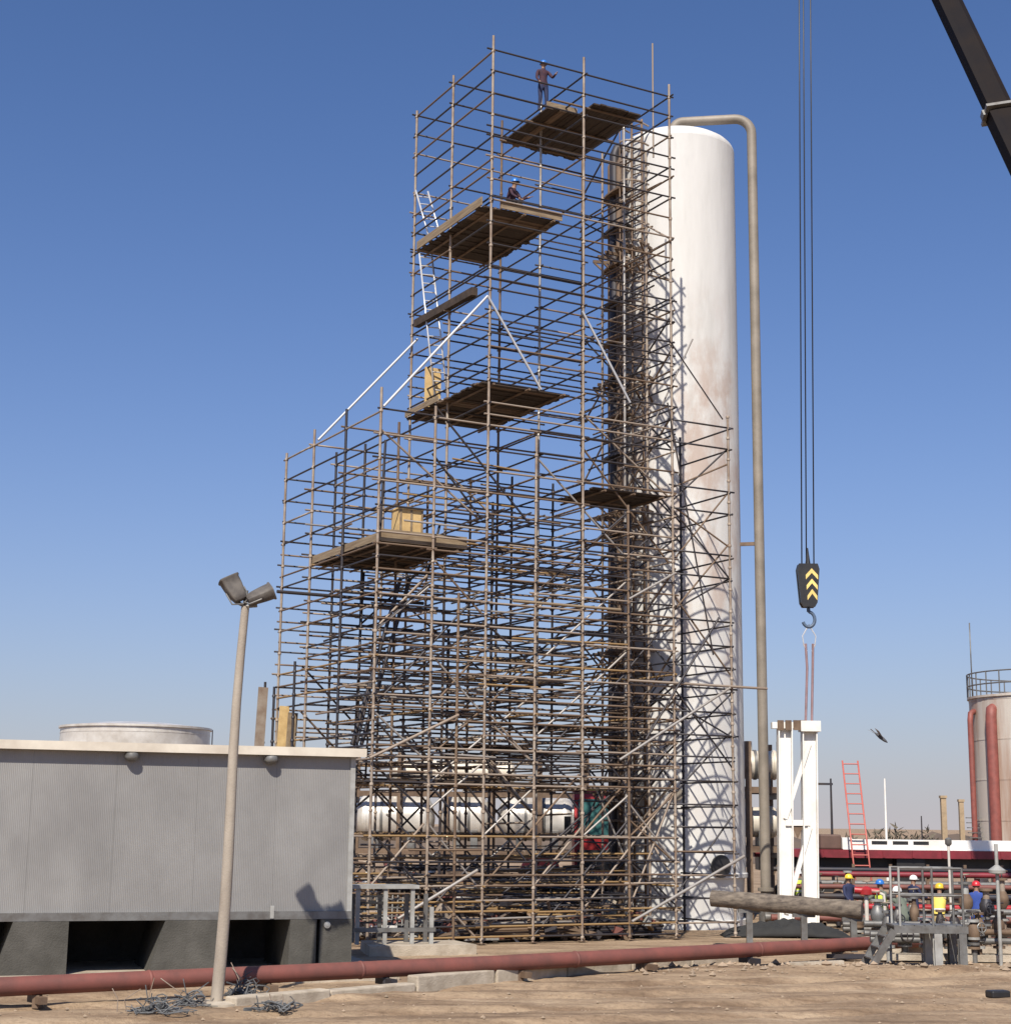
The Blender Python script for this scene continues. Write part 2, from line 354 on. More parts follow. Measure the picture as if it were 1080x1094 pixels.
# lattice of platform brackets on the shadowed flank
for k in range(5):
    z = 4.2 + k * 4.6; g = MB()
    for a in range(-170, -118, 10):
        g.bar(on_col(a, CR + .03, z), on_col(a, CR + .95, z), .08, .1)
        g.bar(on_col(a, CR + .03, z - .8), on_col(a, CR + .9, z - .05), .06, .06)
    g.build('platform_bracket', T_RUST, ct)
# overhead line
zt = at(745, 134, CC.y).z
rr_ = ray(801, 126); PYY = rr_.y * (zt - CAMH) / rr_.z
eb = at(806, 130, PYY); ebot = at(815, 985, PYY); ebx = vec((eb.x + ebot.x) / 2, PYY, 0)
topn = CC + vec(0, 0, CTOP + .76)
ov = thing('overhead_pipe', 'dull grey overhead pipe leaving the column top and dropping down its right side', 'pipe', (ebx.x, ebx.y, 0))
c_ = topn + vec(-.12, -.25, 0); st_ = vec(c_.x, c_.y, 27.3); e_ = vec(ebx.x, ebx.y, zt)
hd = (vec(e_.x, e_.y, 0) - vec(st_.x, st_.y, 0)).normalized()
zs = zt
def arc(c, a, b_, n_=7): return [c + a * math.cos(t) + b_ * math.sin(t) for t in [math.pi / 2 * i / n_ for i in range(n_ + 1)]]
pts = [st_, vec(st_.x, st_.y, zs - .38)] + arc(vec(st_.x, st_.y, zs - .36) + hd * .36, -hd * .36, vec(0, 0, .36))[1:] \
    + arc(vec(e_.x, e_.y, zs - .6) - hd * .6, vec(0, 0, .6), hd * .6) + [vec(e_.x, e_.y, 14), vec(e_.x, e_.y, .9)]
MB().path(pts, .17, 16).build('pipe_run', OVERPIPE, ov)
for z in (1.2,): MB().lathe([(.17, -.06), (.26, -.05), (.26, .05), (.17, .06)], 16, vec(e_.x, e_.y, z)).build('flange', OVERPIPE, ov)
MB().lathe([(.17, -.06), (.28, -.05), (.28, .08), (.17, .09)], 16, vec(st_.x, st_.y, 27.6)).build('flange', OVERPIPE, ov)
for z in (12.6,):
    d = (vec(e_.x, e_.y, 0) - vec(CC.x, CC.y, 0)).normalized()
    MB().bar(vec(CC.x, CC.y, z) + d * (CR - .05), vec(e_.x, e_.y, z) - d * .12, .08, .12).build('guide_bracket', T_RUST, ov)
MB().path([vec(e_.x, e_.y, 1.0), vec(e_.x, e_.y, .0)], .24, 12).build('foot', STEEL, ov)

# ================================================================== SCAFFOLD
sc_o = thing('scaffold_tower', 'huge tube scaffold with a lower block and a taller tower beside the white column', 'scaffold', P(0, 0, 0))
LIFT = .68; Z0 = .12
def lev(k): return Z0 + LIFT * k
BASE_K, TOW_K = 21, 38
uT = [3.36, 6.53, 9.7]; vT = [0, 2.65, 5.3]
posts = []                                                # u, v, top
for u in uT:
    for v in vT: posts.append((u, v, lev(TOW_K) + R.uniform(.2, .6)))
for u in (0, 1.68):
    for v in (0, 2.45, 4.9, 7.2): posts.append((u, v, lev(BASE_K) + R.uniform(.2, .7)))
for u in (3.36, 4.95, 6.53, 8.1, 9.7): posts.append((u, 7.2, lev(BASE_K) + R.uniform(-.4, .4)))
for u in (4.95, 8.1): 
    for v in (0, 2.65): posts.append((u, v, lev(BASE_K) + R.uniform(-2.5, .4)))
for v in (0, 2.6): posts.append((11.8, v, 15.4 + R.uniform(.2, .4)))
for u, v, t in ((-.35, 7.4, 7.4), (-.35, 6.6, 7.2), (-.1, 5.6, 7.9), (2.5, 0, 9.5), (5.7, 1.3, 10.5), (7.3, 1.3, 8.8), (4.2, 4.0, 9.0), (9.0, 1.3, 13.0), (9.7, 1.35, 24.6), (9.7, 4.0, 25.6)): posts.append((u, v, t))
# cups on the standards are joined with the tube
def standard(u, v, top, m):
    g = MB(); a = P(u, v, 0.03); b_ = P(u, v, top); g.tube(a, b_, .04, 8)
    k = 0
    while lev(k) < top:
        z = lev(k); g.lathe([(.042, -.04), (.058, -.035), (.058, .025), (.042, .04)], 8, P(u, v, z)); k += 1
    o = g.build('standard', m, sc_o)
    MB().box((-.11, -.11, 0.012), (.11, .11, .03), M=Matrix.Translation(P(u, v, 0)) @ Matrix.Rotation(A0, 4, 'Z')).build('base_plate', T_RUST, o)
for i, (u, v, t) in enumerate(posts):
    high = t > 20
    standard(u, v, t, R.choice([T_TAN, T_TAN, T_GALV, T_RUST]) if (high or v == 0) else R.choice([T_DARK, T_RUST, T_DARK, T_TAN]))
tubes = {'ledger': [], 'transom': []}
def add_tube(kind, a, b_, m, r=.029, j=.03):
    d = (b_ - a).normalized(); j2 = vec(0, 0, R.gauss(0, .02))
    tubes[kind].append((a - d * R.uniform(.05, .22) + j2, b_ + d * R.uniform(.05, .22) + j2, r, m))
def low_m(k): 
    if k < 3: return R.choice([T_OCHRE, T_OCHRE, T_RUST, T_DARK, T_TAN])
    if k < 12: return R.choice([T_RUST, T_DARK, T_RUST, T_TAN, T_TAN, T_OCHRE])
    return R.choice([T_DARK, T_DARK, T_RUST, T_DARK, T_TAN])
# lower block
rows = {0: [0, 1.68, 3.36, 4.95, 6.53, 8.1, 9.7], 2.55: [0, 1.68, 3.36, 6.53, 9.7], 5.1: [0, 1.68, 3.36, 6.53, 9.7], 7.2: [0, 1.68, 3.36, 6.53, 9.7]}
vrow = [0, 2.55, 5.1, 7.2]
for k in range(BASE_K + 1):
    z = lev(k)
    if 2.5 < z < 4.2 and k != 4: continue
    for v, us in rows.items():
        # continuous ledgers over one, two or three bays
        i = 0
        while i < len(us) - 1:
            s = min(R.choice([1, 2, 2, 3]), len(us) - 1 - i)
            if R.random() > (.1 if k > 3 else .04): add_tube('ledger', P(us[i], v, z + .05), P(us[i + s], v, z + .05), low_m(k))
            i += s
    for u in (0, 1.68, 3.36, 6.53, 9.7) + ((4.95, 8.1) if k % 2 else ()):
        i = 0
        while i < 3:
            s = min(R.choice([1, 1, 2, 3]), 3 - i)
            if R.random() > .14: add_tube('transom', P(u, vrow[i], z), P(u, vrow[i + s], z), low_m(k))
            i += s
for k in range(BASE_K - 4):                                # extra rails between the lifts
    z = lev(k) + LIFT / 2
    if 2.4 < z < 4.4: continue
    for v in (0, 2.55, 5.1, 7.2):
        i = 0; us = [0, 1.68, 3.36, 6.53, 9.7]
        while i < 4:
            s = min(R.choice([1, 2, 3]), 4 - i)
            if R.random() < (.9 if k < 14 else .6): add_tube('ledger', P(us[i], v, z), P(us[i + s], v, z), R.choice([T_DARK, T_RUST, T_TAN, T_TAN, T_RUST]) if k > 2 else low_m(k))
            i += s
    for u in (0, 1.68, 3.36, 4.95, 6.53, 8.1, 9.7):
        if R.random() < (.75 if k < 14 else .5): add_tube('transom', P(u, 0, z), P(u, R.choice((2.55, 5.1, 7.2)), z), R.choice([T_DARK, T_RUST, T_DARK]))
# upper tower
for k in range(BASE_K + 1, TOW_K + 1):
    z = lev(k)
    skip = (k % 3 == 2 and k < TOW_K - 1 and k > 27)
    for v in vT:
        i = 0
        while i < 2:
            s = R.choice([1, 2]) if i == 0 else 1
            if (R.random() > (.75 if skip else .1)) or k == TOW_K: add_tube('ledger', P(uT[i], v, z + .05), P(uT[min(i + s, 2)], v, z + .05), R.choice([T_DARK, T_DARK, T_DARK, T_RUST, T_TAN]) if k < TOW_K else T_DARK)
            i += s
    for u in uT:
        i = 0
        while i < 2:
            s = R.choice([1, 2]) if i == 0 else 1
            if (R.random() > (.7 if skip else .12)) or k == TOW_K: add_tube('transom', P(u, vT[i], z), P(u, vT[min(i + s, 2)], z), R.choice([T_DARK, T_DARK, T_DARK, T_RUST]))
            i += s
for k in range(BASE_K, TOW_K - 3):                         # doubled rails in the tower
    z = lev(k) + R.choice((.16, .34, .34))
    for v in vT:
        if R.random() < .3: add_tube('ledger', P(uT[0], v, z), P(uT[R.choice((1, 2, 2))], v, z), R.choice([T_DARK, T_DARK, T_RUST, T_TAN]))
    for u in uT:
        if R.random() < .3: add_tube('transom', P(u, 0, z), P(u, vT[R.choice((1, 2, 2))], z), R.choice([T_DARK, T_DARK, T_RUST]))
    for q in range(1): add_tube('transom', P(9.7 + R.uniform(-.12, .12), R.uniform(0, 1.5), z + R.uniform(-.3, .3)), P(9.7, R.uniform(3, 5.3), z + R.uniform(-.3, .3)), R.choice([T_RUST, T_TAN, T_RUST, T_DARK]))
# extension in front of the column
k = 0
while 15.4 - LIFT * k > .1:
    z = 15.4 - LIFT * k
    if k % 3 != 2 or z < 9:
        add_tube('ledger', P(9.7, 0, z), P(11.8, 0, z), T_DARK if z > 3 else low_m(0))
        add_tube('transom', P(11.8, 0, z - .05), P(11.8, 2.6, z - .05), T_DARK)
        if R.random() < .35: add_tube('ledger', P(9.7, 2.6, z - .1), P(11.8, 2.6, z - .1), T_DARK)
    k += 1
# stray tubes laid through the lower bays
for i in range(95):
    z = R.uniform(4.3, 13.5) if i % 3 else R.uniform(.3, 2.6); v = R.choice([.1, .4, 1.2, 2.4, 3.4, 4.6, 5.5, 7.0]); u0 = R.uniform(-.3, 6); L = R.uniform(1.6, 5)
    add_tube('ledger', P(u0, v, z), P(min(u0 + L, 10), v + R.uniform(-.3, .3), z + R.uniform(-.08, .08)), R.choice([T_TAN, T_RUST, T_GALV, T_DARK, T_OCHRE]))
for i in range(60):
    z = R.uniform(.4, 13.5); u = R.uniform(0, 9.8); v0 = R.uniform(0, 4); L = R.uniform(1.5, 3.2)
    add_tube('transom', P(u, v0, z), P(u + R.uniform(-.2, .2), v0 + L, z + R.uniform(-.05, .05)), R.choice([T_TAN, T_RUST, T_DARK]))
a = plane_v(296, 632, 3.2); tubes['ledger'].append((a, a + UU * 4.6, .05, T_DARK))
a = plane_v(548, 642, 0); tubes['ledger'].append((a, a + UU * 3.6, .045, WOOD_L))
a = plane_v(672, 727, -.1); tubes['ledger'].append((a, a + UU * 5.0, .04, T_TAN))
for kind, lst in tubes.items():
    # nearest tubes are parts, the rest joined
    lst.sort(key=lambda t: (t[0] + t[1]).y / 2 - (t[1] - t[0]).length * 1.2)
    for a, b_, r, m in lst[:298]: rod(kind, a, b_, r, m, sc_o)
    rest = lst[298:]
    if rest:
        ms = [T_DARK, T_RUST, T_TAN, T_OCHRE, T_GALV, WOOD_L]; g = MB()
        for a, b_, r, m in rest: g.tube(a, b_, r, 6, mi=ms.index(m))
        stuff(g.build(kind + '_bundle', ms, sc_o))
# braces
def brace(a, b_, m, r=.032): rod('brace', a, b_, r, m, sc_o)
brace(plane_v(521, 316, -.08), plane_v(410, 434, -.08), T_WHITE, .038)
brace(plane_v(521, 316, -.1), plane_v(578, 416, -.1), T_WHITE, .038)
brace(plane_v(622, 332, -.1), plane_v(673, 430, -.1), T_WHITE, .038)
brace(plane_v(446, 362, 5.2), plane_v(340, 470, 5.2), T_WHITE, .038)
brace(plane_v(714, 362, -.1), plane_v(772, 448, -.1), T_DARK, .022)
brace(plane_v(713, 430, -.15), plane_v(762, 700, -.15), T_DARK, .025)
brace(plane_v(740, 362, -.1), plane_v(690, 470, 1), T_GALV, .025)
brace(plane_v(395, 810, -.15), plane_v(490, 764, -.15), T_TAN, .04)
brace(plane_v(425, 982, -.2), plane_v(510, 930, -.2), T_GALV, .045)
brace(plane_v(675, 985, -.2), plane_v(795, 915, -.2), T_GALV, .045)
brace(plane_v(662, 812, -.2), plane_v(780, 735, -.2), T_GALV, .04)
brace(plane_v(672, 640, -.2), plane_v(722, 612, -.2), T_GALV, .035)
brace(plane_v(690, 790, -.2), plane_v(768, 660, -.2), T_DARK, .035)
for i in range(95):                                       # face bracing, mostly low
    v = R.choice([0, 0, .1, 2.6, 5.2]); u0 = R.choice([0, 1.68, 3.36, 4.95, 6.53, 8.1]); k = int(R.triangular(0, 20, 2))
    s = R.choice((-1, 1)); du = R.choice((1.6, 3.1)); h = du * R.uniform(.7, 1.1)
    if u0 + du > 9.9: du = 1.6
    brace(P(u0 if s > 0 else u0 + du, v + .07, lev(k)), P(u0 + du if s > 0 else u0, v + .07, lev(k) + h), R.choice([T_DARK, T_RUST, T_DARK, T_TAN, T_GALV]))
for i in range(22):                                       # bracing before the column
    z = R.uniform(.4, 13.5); s = R.choice((-1, 1)); h = R.uniform(.9, 2.4)
    u0, u1 = (9.7, 11.8) if s > 0 else (11.8, 9.7); v = R.choice([0.06, 2.62])
    brace(P(u0, v, z), P(u1, v, min(z + h, 15.3)), R.choice([T_DARK, T_DARK, T_RUST]), .028)
for i in range(46):                                       # on the end face beside the column
    k = R.randint(0, 36); v0 = R.choice((0, 2.65)); s = R.choice((0, 1))
    brace(P(9.78, v0 + 2.65 * s, lev(k)), P(9.78, v0 + 2.65 * (1 - s), lev(k) + R.uniform(1, 2.4)), R.choice([T_TAN, T_RUST, T_DARK]), .03)
rod('gin_pole', plane_v(698, 168, .3), plane_v(697, 46, .3), .028, T_TAN, sc_o)
# dark inclined access stair inside the left bay
for q in ((438, 618, 386, 796), (428, 618, 376, 796)):
    brace(plane_v(q[0], q[1], 2.2), plane_v(q[2], q[3], 2.2), T_DARK, .06)
for q in ((412, 470, 398, 700), (404, 700, 380, 800), (455, 620, 470, 560)):
    brace(plane_v(q[0], q[1], 1.8), plane_v(q[2], q[3], 1.8), T_DARK, .04)
# working platforms, each plank its own piece
def platform(u0, u1, v0, v1, z, along, gaps=(), toe=(), m=WOOD_D, name='working_platform', trim=None):
    g = MB()
    if along == 'v':
        for v in (v0 + .3, (v0 + v1) / 2, v1 - .3): g.tube(P(u0 - .2, v, z - .07), P(u1 + .2, v, z - .07), .035, 8)
    else:
        for u in (u0 + .3, (u0 + u1) / 2, u1 - .3): g.tube(P(u, v0 - .2, z - .07), P(u, v1 + .2, z - .07), .035, 8)
    pf = g.build(name, T_RUST, sc_o); t = (u0 if along == 'v' else v0); e = (u1 if along == 'v' else v1); i = 0
    while t < e - .1:
        wd = R.uniform(.2, .24); j0, j1 = R.uniform(-.05, .05), R.uniform(-.05, .05)
        if trim: j0 += trim(t)
        if i not in gaps:
            if along == 'v': c0, c1 = P(t + wd / 2, v0 + j0, z), P(t + wd / 2, v1 + j1, z)
            else: c0, c1 = P(u0 + j0, t + wd / 2, z), P(u1 + j1, t + wd / 2, z)
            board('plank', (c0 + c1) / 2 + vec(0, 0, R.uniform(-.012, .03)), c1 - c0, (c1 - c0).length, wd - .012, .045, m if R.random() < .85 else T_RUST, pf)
        t += wd; i += 1
    for (a, b_, h, mm_) in toe:
        d = b_ - a; board('toe_board', (a + b_) / 2 + vec(0, 0, h / 2 + .03), d, d.length, .04, h, mm_, pf)
    return pf
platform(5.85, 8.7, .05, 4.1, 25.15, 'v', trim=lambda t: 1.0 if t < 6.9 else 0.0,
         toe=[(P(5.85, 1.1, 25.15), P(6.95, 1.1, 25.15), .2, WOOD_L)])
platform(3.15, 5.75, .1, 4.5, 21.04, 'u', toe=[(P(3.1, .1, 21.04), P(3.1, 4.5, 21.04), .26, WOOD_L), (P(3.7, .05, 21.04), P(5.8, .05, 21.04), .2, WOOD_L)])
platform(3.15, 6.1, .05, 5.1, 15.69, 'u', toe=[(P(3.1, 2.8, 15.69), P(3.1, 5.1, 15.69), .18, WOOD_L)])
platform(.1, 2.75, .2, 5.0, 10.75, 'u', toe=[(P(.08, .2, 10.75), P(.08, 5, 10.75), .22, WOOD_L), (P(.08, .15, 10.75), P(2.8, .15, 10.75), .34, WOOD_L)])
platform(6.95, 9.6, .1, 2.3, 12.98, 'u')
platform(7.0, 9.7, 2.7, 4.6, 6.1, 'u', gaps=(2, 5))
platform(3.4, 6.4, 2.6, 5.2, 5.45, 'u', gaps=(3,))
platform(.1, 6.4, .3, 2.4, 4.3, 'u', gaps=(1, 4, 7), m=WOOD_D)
# loose boards on the scaffold
def single(name, label, cat, a, b_, wd, th, m, group=None, up=vec(0, 0, 1)):
    g = MB(); g.bar(a, b_, wd, th, up=up); mid = (Vector(a) + Vector(b_)) / 2
    o = g.build(name, m, off=vec(mid.x, mid.y, min(a[2], b_[2]))); return tag(o, label, cat, group)
a = plane_u(445, 346, 3.28); b_ = plane_u(507, 311, 3.28); single('timber_baulk', 'thick brown timber baulk slung along the left side of the tower', 'timber', a, b_, .2, .24, WOOD_D)
a = P(4.2, 4.2, 15.75); single('plywood_sheet', 'upright yellowish plywood sheet on the platform at mid tower', 'plywood', P(3.55, 4.1, 15.74), P(3.55, 4.1, 17.15), .55, .03, WOOD_Y, up=VV)
b0 = P(1.15, .75, 10.8)
cb = MB(); cb.box((-.3, -.25, 0), (.42, .25, 1.0), M=Matrix.Translation(b0) @ Matrix.Rotation(A0, 4, 'Z'))
cbt = thing('tool_crate', 'pale yellow tool crate on the lowest plank platform', 'crate', b0); cb.build('crate_body', WOOD_Y, cbt)
for q in (-.28, .05, .38): MB().box((q, -.27, .0), (q + .06, -.252, .995), M=Matrix.Translation(b0) @ Matrix.Rotation(A0, 4, 'Z')).build('batten', WOOD_L, cbt)
MB().box((-.33, -.28, 1.002), (.45, .28, 1.05), M=Matrix.Translation(b0) @ Matrix.Rotation(A0, 4, 'Z')).build('lid', WOOD_Y, cbt)
for i, (u, v, h, m) in enumerate(((-.55, 7.0, 7.2, T_TAN), (-.15, 6.2, 6.6, WOOD_Y), (.05, 6.0, 6.4, WOOD_L))):
    single('scaffold_board', ('long grey-tan board standing on end at the far left scaffold corner', 'yellow board standing on end behind the shed roof', 'brown board standing just right of the yellow one')[i], 'board',
           P(u - .25, v, .0), P(u, v, h), .3, .05, m, 'boards standing on end', up=VV)
# ladders
def ladder(name, label, a, b_, side, wd, m, group=None, r=.03, step=.3):
    t = thing(name, label, 'ladder', a, group); a = Vector(a); b_ = Vector(b_); s = Vector(side).normalized() * wd / 2
    MB().tube(a - s, b_ - s, r, 6).build('stringer', m, t); MB().tube(a + s, b_ + s, r, 6).build('stringer', m, t)
    L = (b_ - a).length; k = 1
    while k * step < L - .05:
        c = a + (b_ - a) * (k * step / L); rod('rung', c - s, c + s, r * .7, m, t); k += 1
    return t
ladder('access_ladder', 'aluminium ladder rising above the second highest platform', P(3.7, 4.2, 21.1), P(3.45, 5.0, 23.3), UU - VV * .25, .4, ALU, 'aluminium ladders on the scaffold')
ladder('access_ladder', 'aluminium ladder between the two left tower platforms', P(3.65, 3.6, 15.74), P(3.3, 4.3, 20.9), UU - VV * .25, .4, ALU, 'aluminium ladders on the scaffold')
ladder('access_ladder', 'dark ladder leaning inside the lower scaffold under the crate platform', P(.9, 2.9, 4.35), P(1.3, 3.4, 10.4), UU, .4, T_DARK)

# ================================================================== SHED
wm = bpy.data.materials.new('shed_panel'); wm.use_nodes = True
n = wm.node_tree.nodes; l = wm.node_tree.links; b = n['Principled BSDF']; b.inputs['Roughness'].default_value = 0.55; b.inputs['Metallic'].default_value = 0.35
tc = n.new('ShaderNodeTexCoord')
base = ramp(nz(0.7, 7, (1, 1, 0.7)), [(0.3, (0.215, 0.208, 0.2)), (0.5, (0.255, 0.247, 0.237)), (0.7, (0.3, 0.292, 0.28))])
l.new(base.outputs['Color'], b.inputs['Base Color'])
wv = n.new('ShaderNodeTexWave'); wv.wave_type = 'BANDS'; wv.bands_direction = 'X'; wv.inputs['Scale'].default_value = 9; wv.inputs['Distortion'].default_value = 0
l.new(tc.outputs['Object'], wv.inputs['Vector']); bp = n.new('ShaderNodeBump'); bp.inputs['Strength'].default_value = 0.4; bp.inputs['Distance'].default_value = 0.008
l.new(wv.outputs['Fac'], bp.inputs['Height']); l.new(bp.outputs['Normal'], b.inputs['Normal'])
zb = (SM.inverted() @ at(300, 974, 35.1)).z; zt_ = (SM.inverted() @ at(300, 806, 35.1)).z
shed = thing('equipment_shed', 'grey ribbed metal equipment shed raised on concrete piers, beside the lamp post', 'shed', S0)
LS, DS = 13.0, 3.4; PW = 1.67; i = 0; x = 0.0
while x > -LS:
    x2 = max(x - PW, -LS)
    g = MB(); g.box((x2 + .0015, 0, zb), (x - .0015, .06, zt_ - .02), M=SM); g.build('wall_panel', wm, shed); x = x2; i += 1
g = MB(); g.box((-LS, .065, zb), (-.03, DS, zt_ - .05), M=SM); g.build('core', wm, shed)
g = MB(); g.box((-.028, .062, zb), (.03, DS, zt_ - .03), M=SM); g.build('end_wall', STEEL_L, shed)
g = MB(); g.box((-.06, -.035, zb - .02), (.045, .06, zt_ - .02), M=SM); g.build('corner_trim', STEEL_L, shed)
rf = MB(); rf.box((-LS - .3, -.2, zt_), (.24, DS + .3, zt_ + .13), M=SM); rf = rf.build('roof', CREAM, shed)
g = MB(); g.box((-LS - .3, -.22, zt_ - .03), (.24, -.202, zt_ + .15), M=SM); g.build('fascia', CREAM, rf)
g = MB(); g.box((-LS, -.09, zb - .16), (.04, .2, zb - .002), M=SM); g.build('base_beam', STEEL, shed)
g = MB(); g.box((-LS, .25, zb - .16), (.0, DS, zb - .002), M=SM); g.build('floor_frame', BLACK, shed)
g = MB(); g.box((-LS, DS - .2, -.02), (0, DS - .05, zb - .165), M=SM); g.build('rear_shade_panel', CONC_D, shed)  # dark panel added at the rear to make the void below the floor look shaded
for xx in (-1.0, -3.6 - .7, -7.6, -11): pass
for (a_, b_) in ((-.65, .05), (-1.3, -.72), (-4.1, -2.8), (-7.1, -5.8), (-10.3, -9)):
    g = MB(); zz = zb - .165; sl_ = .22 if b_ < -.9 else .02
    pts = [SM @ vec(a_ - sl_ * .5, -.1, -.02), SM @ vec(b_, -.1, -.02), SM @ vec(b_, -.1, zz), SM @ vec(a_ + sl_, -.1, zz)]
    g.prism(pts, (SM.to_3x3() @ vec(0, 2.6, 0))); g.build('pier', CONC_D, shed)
for px in (137, 293):
    c = at(px, 811, 34.6); c = SM @ vec((SM.inverted() @ c).x, -.12, zt_ - .14); f_ = MB()
    f_.lathe([(.05, .12), (.14, .08), (.16, 0), (.12, -.06), (.03, -.08)], 12, c); fo = f_.build('bulkhead_light', STEEL, shed)
    MB().box((-.03, .0, .05), (.03, .13, .11), M=SM @ Matrix.Translation(SM.inverted() @ c)).build('bracket', STEEL, fo)
for (xx, zz) in ((-1.68, zb + .0),):
    MB().box((xx - .04, -.11, zz - .14), (xx + .04, -.092, zz + .12), M=SM).build('latch', STEEL_L, shed)
MB().lathe([(.02, 0), (.07, .02), (.07, .05), (.02, .06)], 12, SM @ vec(-.5, -.1, zb - .28), SM.to_3x3() @ vec(0, -1, 0)).build('earth_stud', STEEL_L, shed)

# ================================================================== LAMP POST
LB = atz(231, 1073, 0); LT = at(262, 648, LB.y)
lamp = thing('floodlight_post', 'weathered leaning floodlight post with two lamp heads in front of the shed', 'lamp post', LB)
POLE = mat('weathered_pole', (0.37, 0.32, 0.26), 0.8, c2=(0.25, 0.21, 0.17), scale=2, stretch=(1, 1, .4), bump=.15)
pp = [LB + (LT - LB) * (i / 8) + vec(.03 * math.sin(i * .8), 0, 0) for i in range(9)]; pp[0] = LB - vec(0, 0, .1)
MB().path(pp, .115, 14, r2=.075).build('pole', POLE, lamp)
MB().lathe([(.5, -.1), (.48, .03), (.25, .06), (.1, .05)], 9, LB).build('footing', CONC, lamp)
def flood(c, fwd, up, s):
    fwd = Vector(fwd).normalized(); up = Vector(up); rt = fwd.cross(up).normalized(); up = rt.cross(fwd)
    def q(x, y, z): return c + rt * x * s + up * y * s + fwd * z * s
    rings = [(.07, .06, -.42), (.15, .1, -.4), (.2, .13, -.26), (.235, .15, 0), (.245, .16, .2), (.27, .18, .22), (.27, .18, .26)]; n_ = 16; vs = []; fs = []
    for (rx, ry, z) in rings:
        for k in range(n_):
            t = 2 * math.pi * k / n_; cx_, sy_ = math.cos(t), math.sin(t)
            vs.append(q(rx * math.copysign(abs(cx_) ** .35, cx_), ry * math.copysign(abs(sy_) ** .35, sy_), z))
    for i in range(len(rings) - 1):
        for k in range(n_): fs.append((i * n_ + k, i * n_ + (k + 1) % n_, (i + 1) * n_ + (k + 1) % n_, (i + 1) * n_ + k))
    fs.append(tuple(range(n_))); g = MB(); g.add(vs, fs, smooth=True)
    h = g.build('lamp_head', FLOODM, lamp)
    vs2 = [c + (v_ - c) * .93 for v_ in vs[-n_:]]; g = MB(); g.prism(vs2, fwd * -.01 * s); g.build('lens', LENS, h)
    g = MB(); g.path([q(.25, 0, -.1), q(.25, -.0, -.42), q(.0, 0, -.52), q(-.25, 0, -.42), q(-.25, 0, -.1)], .022 * s, 6); g.build('yoke', STEEL, h)
FLOODM = mat('lamp_housing', (0.13, 0.115, 0.1), 0.7, 0.1, c2=(0.075, 0.066, 0.06), scale=6)
c1 = at(249, 627, LB.y - .05); c2_ = at(281, 635, LB.y)
flood(c1, vec(-.5, .1, .8), vec(.3, -.9, .3), .74); flood(c2_, vec(.9, .2, .42), vec(-.3, -.55, .75), .74)
g = MB(); g.path([LT + vec(-.2, 0, .1), LT, LT + vec(.22, 0, .02)], .035, 8); g.tube(LT - vec(0, 0, .05), LT + vec(.02, 0, .3), .03, 8); g.build('crossbar', STEEL, lamp)

# ================================================================== RED PIPELINE with sleepers and concrete kerb
pa, pm, pb = atz(125, 1049, .35), atz(520, 1030.5, .35), atz(925, 1008.5, .35)
pl0 = pa + (pa - pm) * .9; pl1 = pb + (pb - pm) * .55
rp = thing('red_pipeline', 'long dull red pipeline on low supports crossing the whole foreground', 'pipeline', (pm.x, pm.y, 0))
MB().path([pl0, pa, pm, pb, pl1], .165, 20).build('pipe_barrel', REDPIPE, rp)
def on_pipe(px):
    pts = [pl0, pa, pm, pb, pl1]; best = None
    for a_, b_ in zip(pts, pts[1:]):
        for i in range(41):
            c = a_ + (b_ - a_) * (i / 40); x = CX + F * c.x / c.y / math.cos(PITCH) * 0.985
            if best is None or abs(x - px) < best[0]: best = (abs(x - px), c)
    return best[1]
pd = (pb - pa).normalized(); px_ = vec(-pd.y, pd.x, 0)
for px in (60, 300, 425, 560, 690, 800, 893):
    c = on_pipe(px); g = MB()
    g.bar(c - px_ * .3 - vec(0, 0, .24), c + px_ * .3 - vec(0, 0, .24), .14, .12); g.bar(c - vec(0, 0, .38), c - vec(0, 0, .16), .12, .2); g.build('support', T_DARK if px in (425, 800) else T_RUST, rp)
for px in (180, 392, 612, 805, 1010):
    c = on_pipe(px); MB().lathe([(.166, -.03), (.176, -.02), (.176, .02), (.166, .03)], 20, c, pd).build('weld_collar', REDPIPE, rp)
ka, kb = atz(250, 1075, .0), atz(797, 1025, .0)
kd = (kb - ka).normalized(); kn = vec(-kd.y, kd.x, 0); L = (kb - ka).length
kerb = thing('concrete_kerb', 'low pale concrete kerb beam lying in front of the red pipeline', 'kerb', (ka + kb) / 2)
N_ = 7
for i in range(N_):
    s0 = L * i / N_ + .02; s1 = L * (i + 1) / N_ - .02; g = MB(); j = R.uniform(-.03, .03); h = .24 + R.uniform(-.04, .03) - (.12 if i < 2 else 0)
    pts = [ka + kd * s0 + kn * (0 + j), ka + kd * s1 + kn * (0 + j), ka + kd * s1 + kn * (.32 + j), ka + kd * s0 + kn * (.32 + j)]
    g.prism([p_ - vec(0, 0, .1) for p_ in pts], (0, 0, h + .1)); o = g.build('kerb_block', CONC, kerb)
    m = o.modifiers.new('b', 'BEVEL'); m.width = .03; m.segments = 2

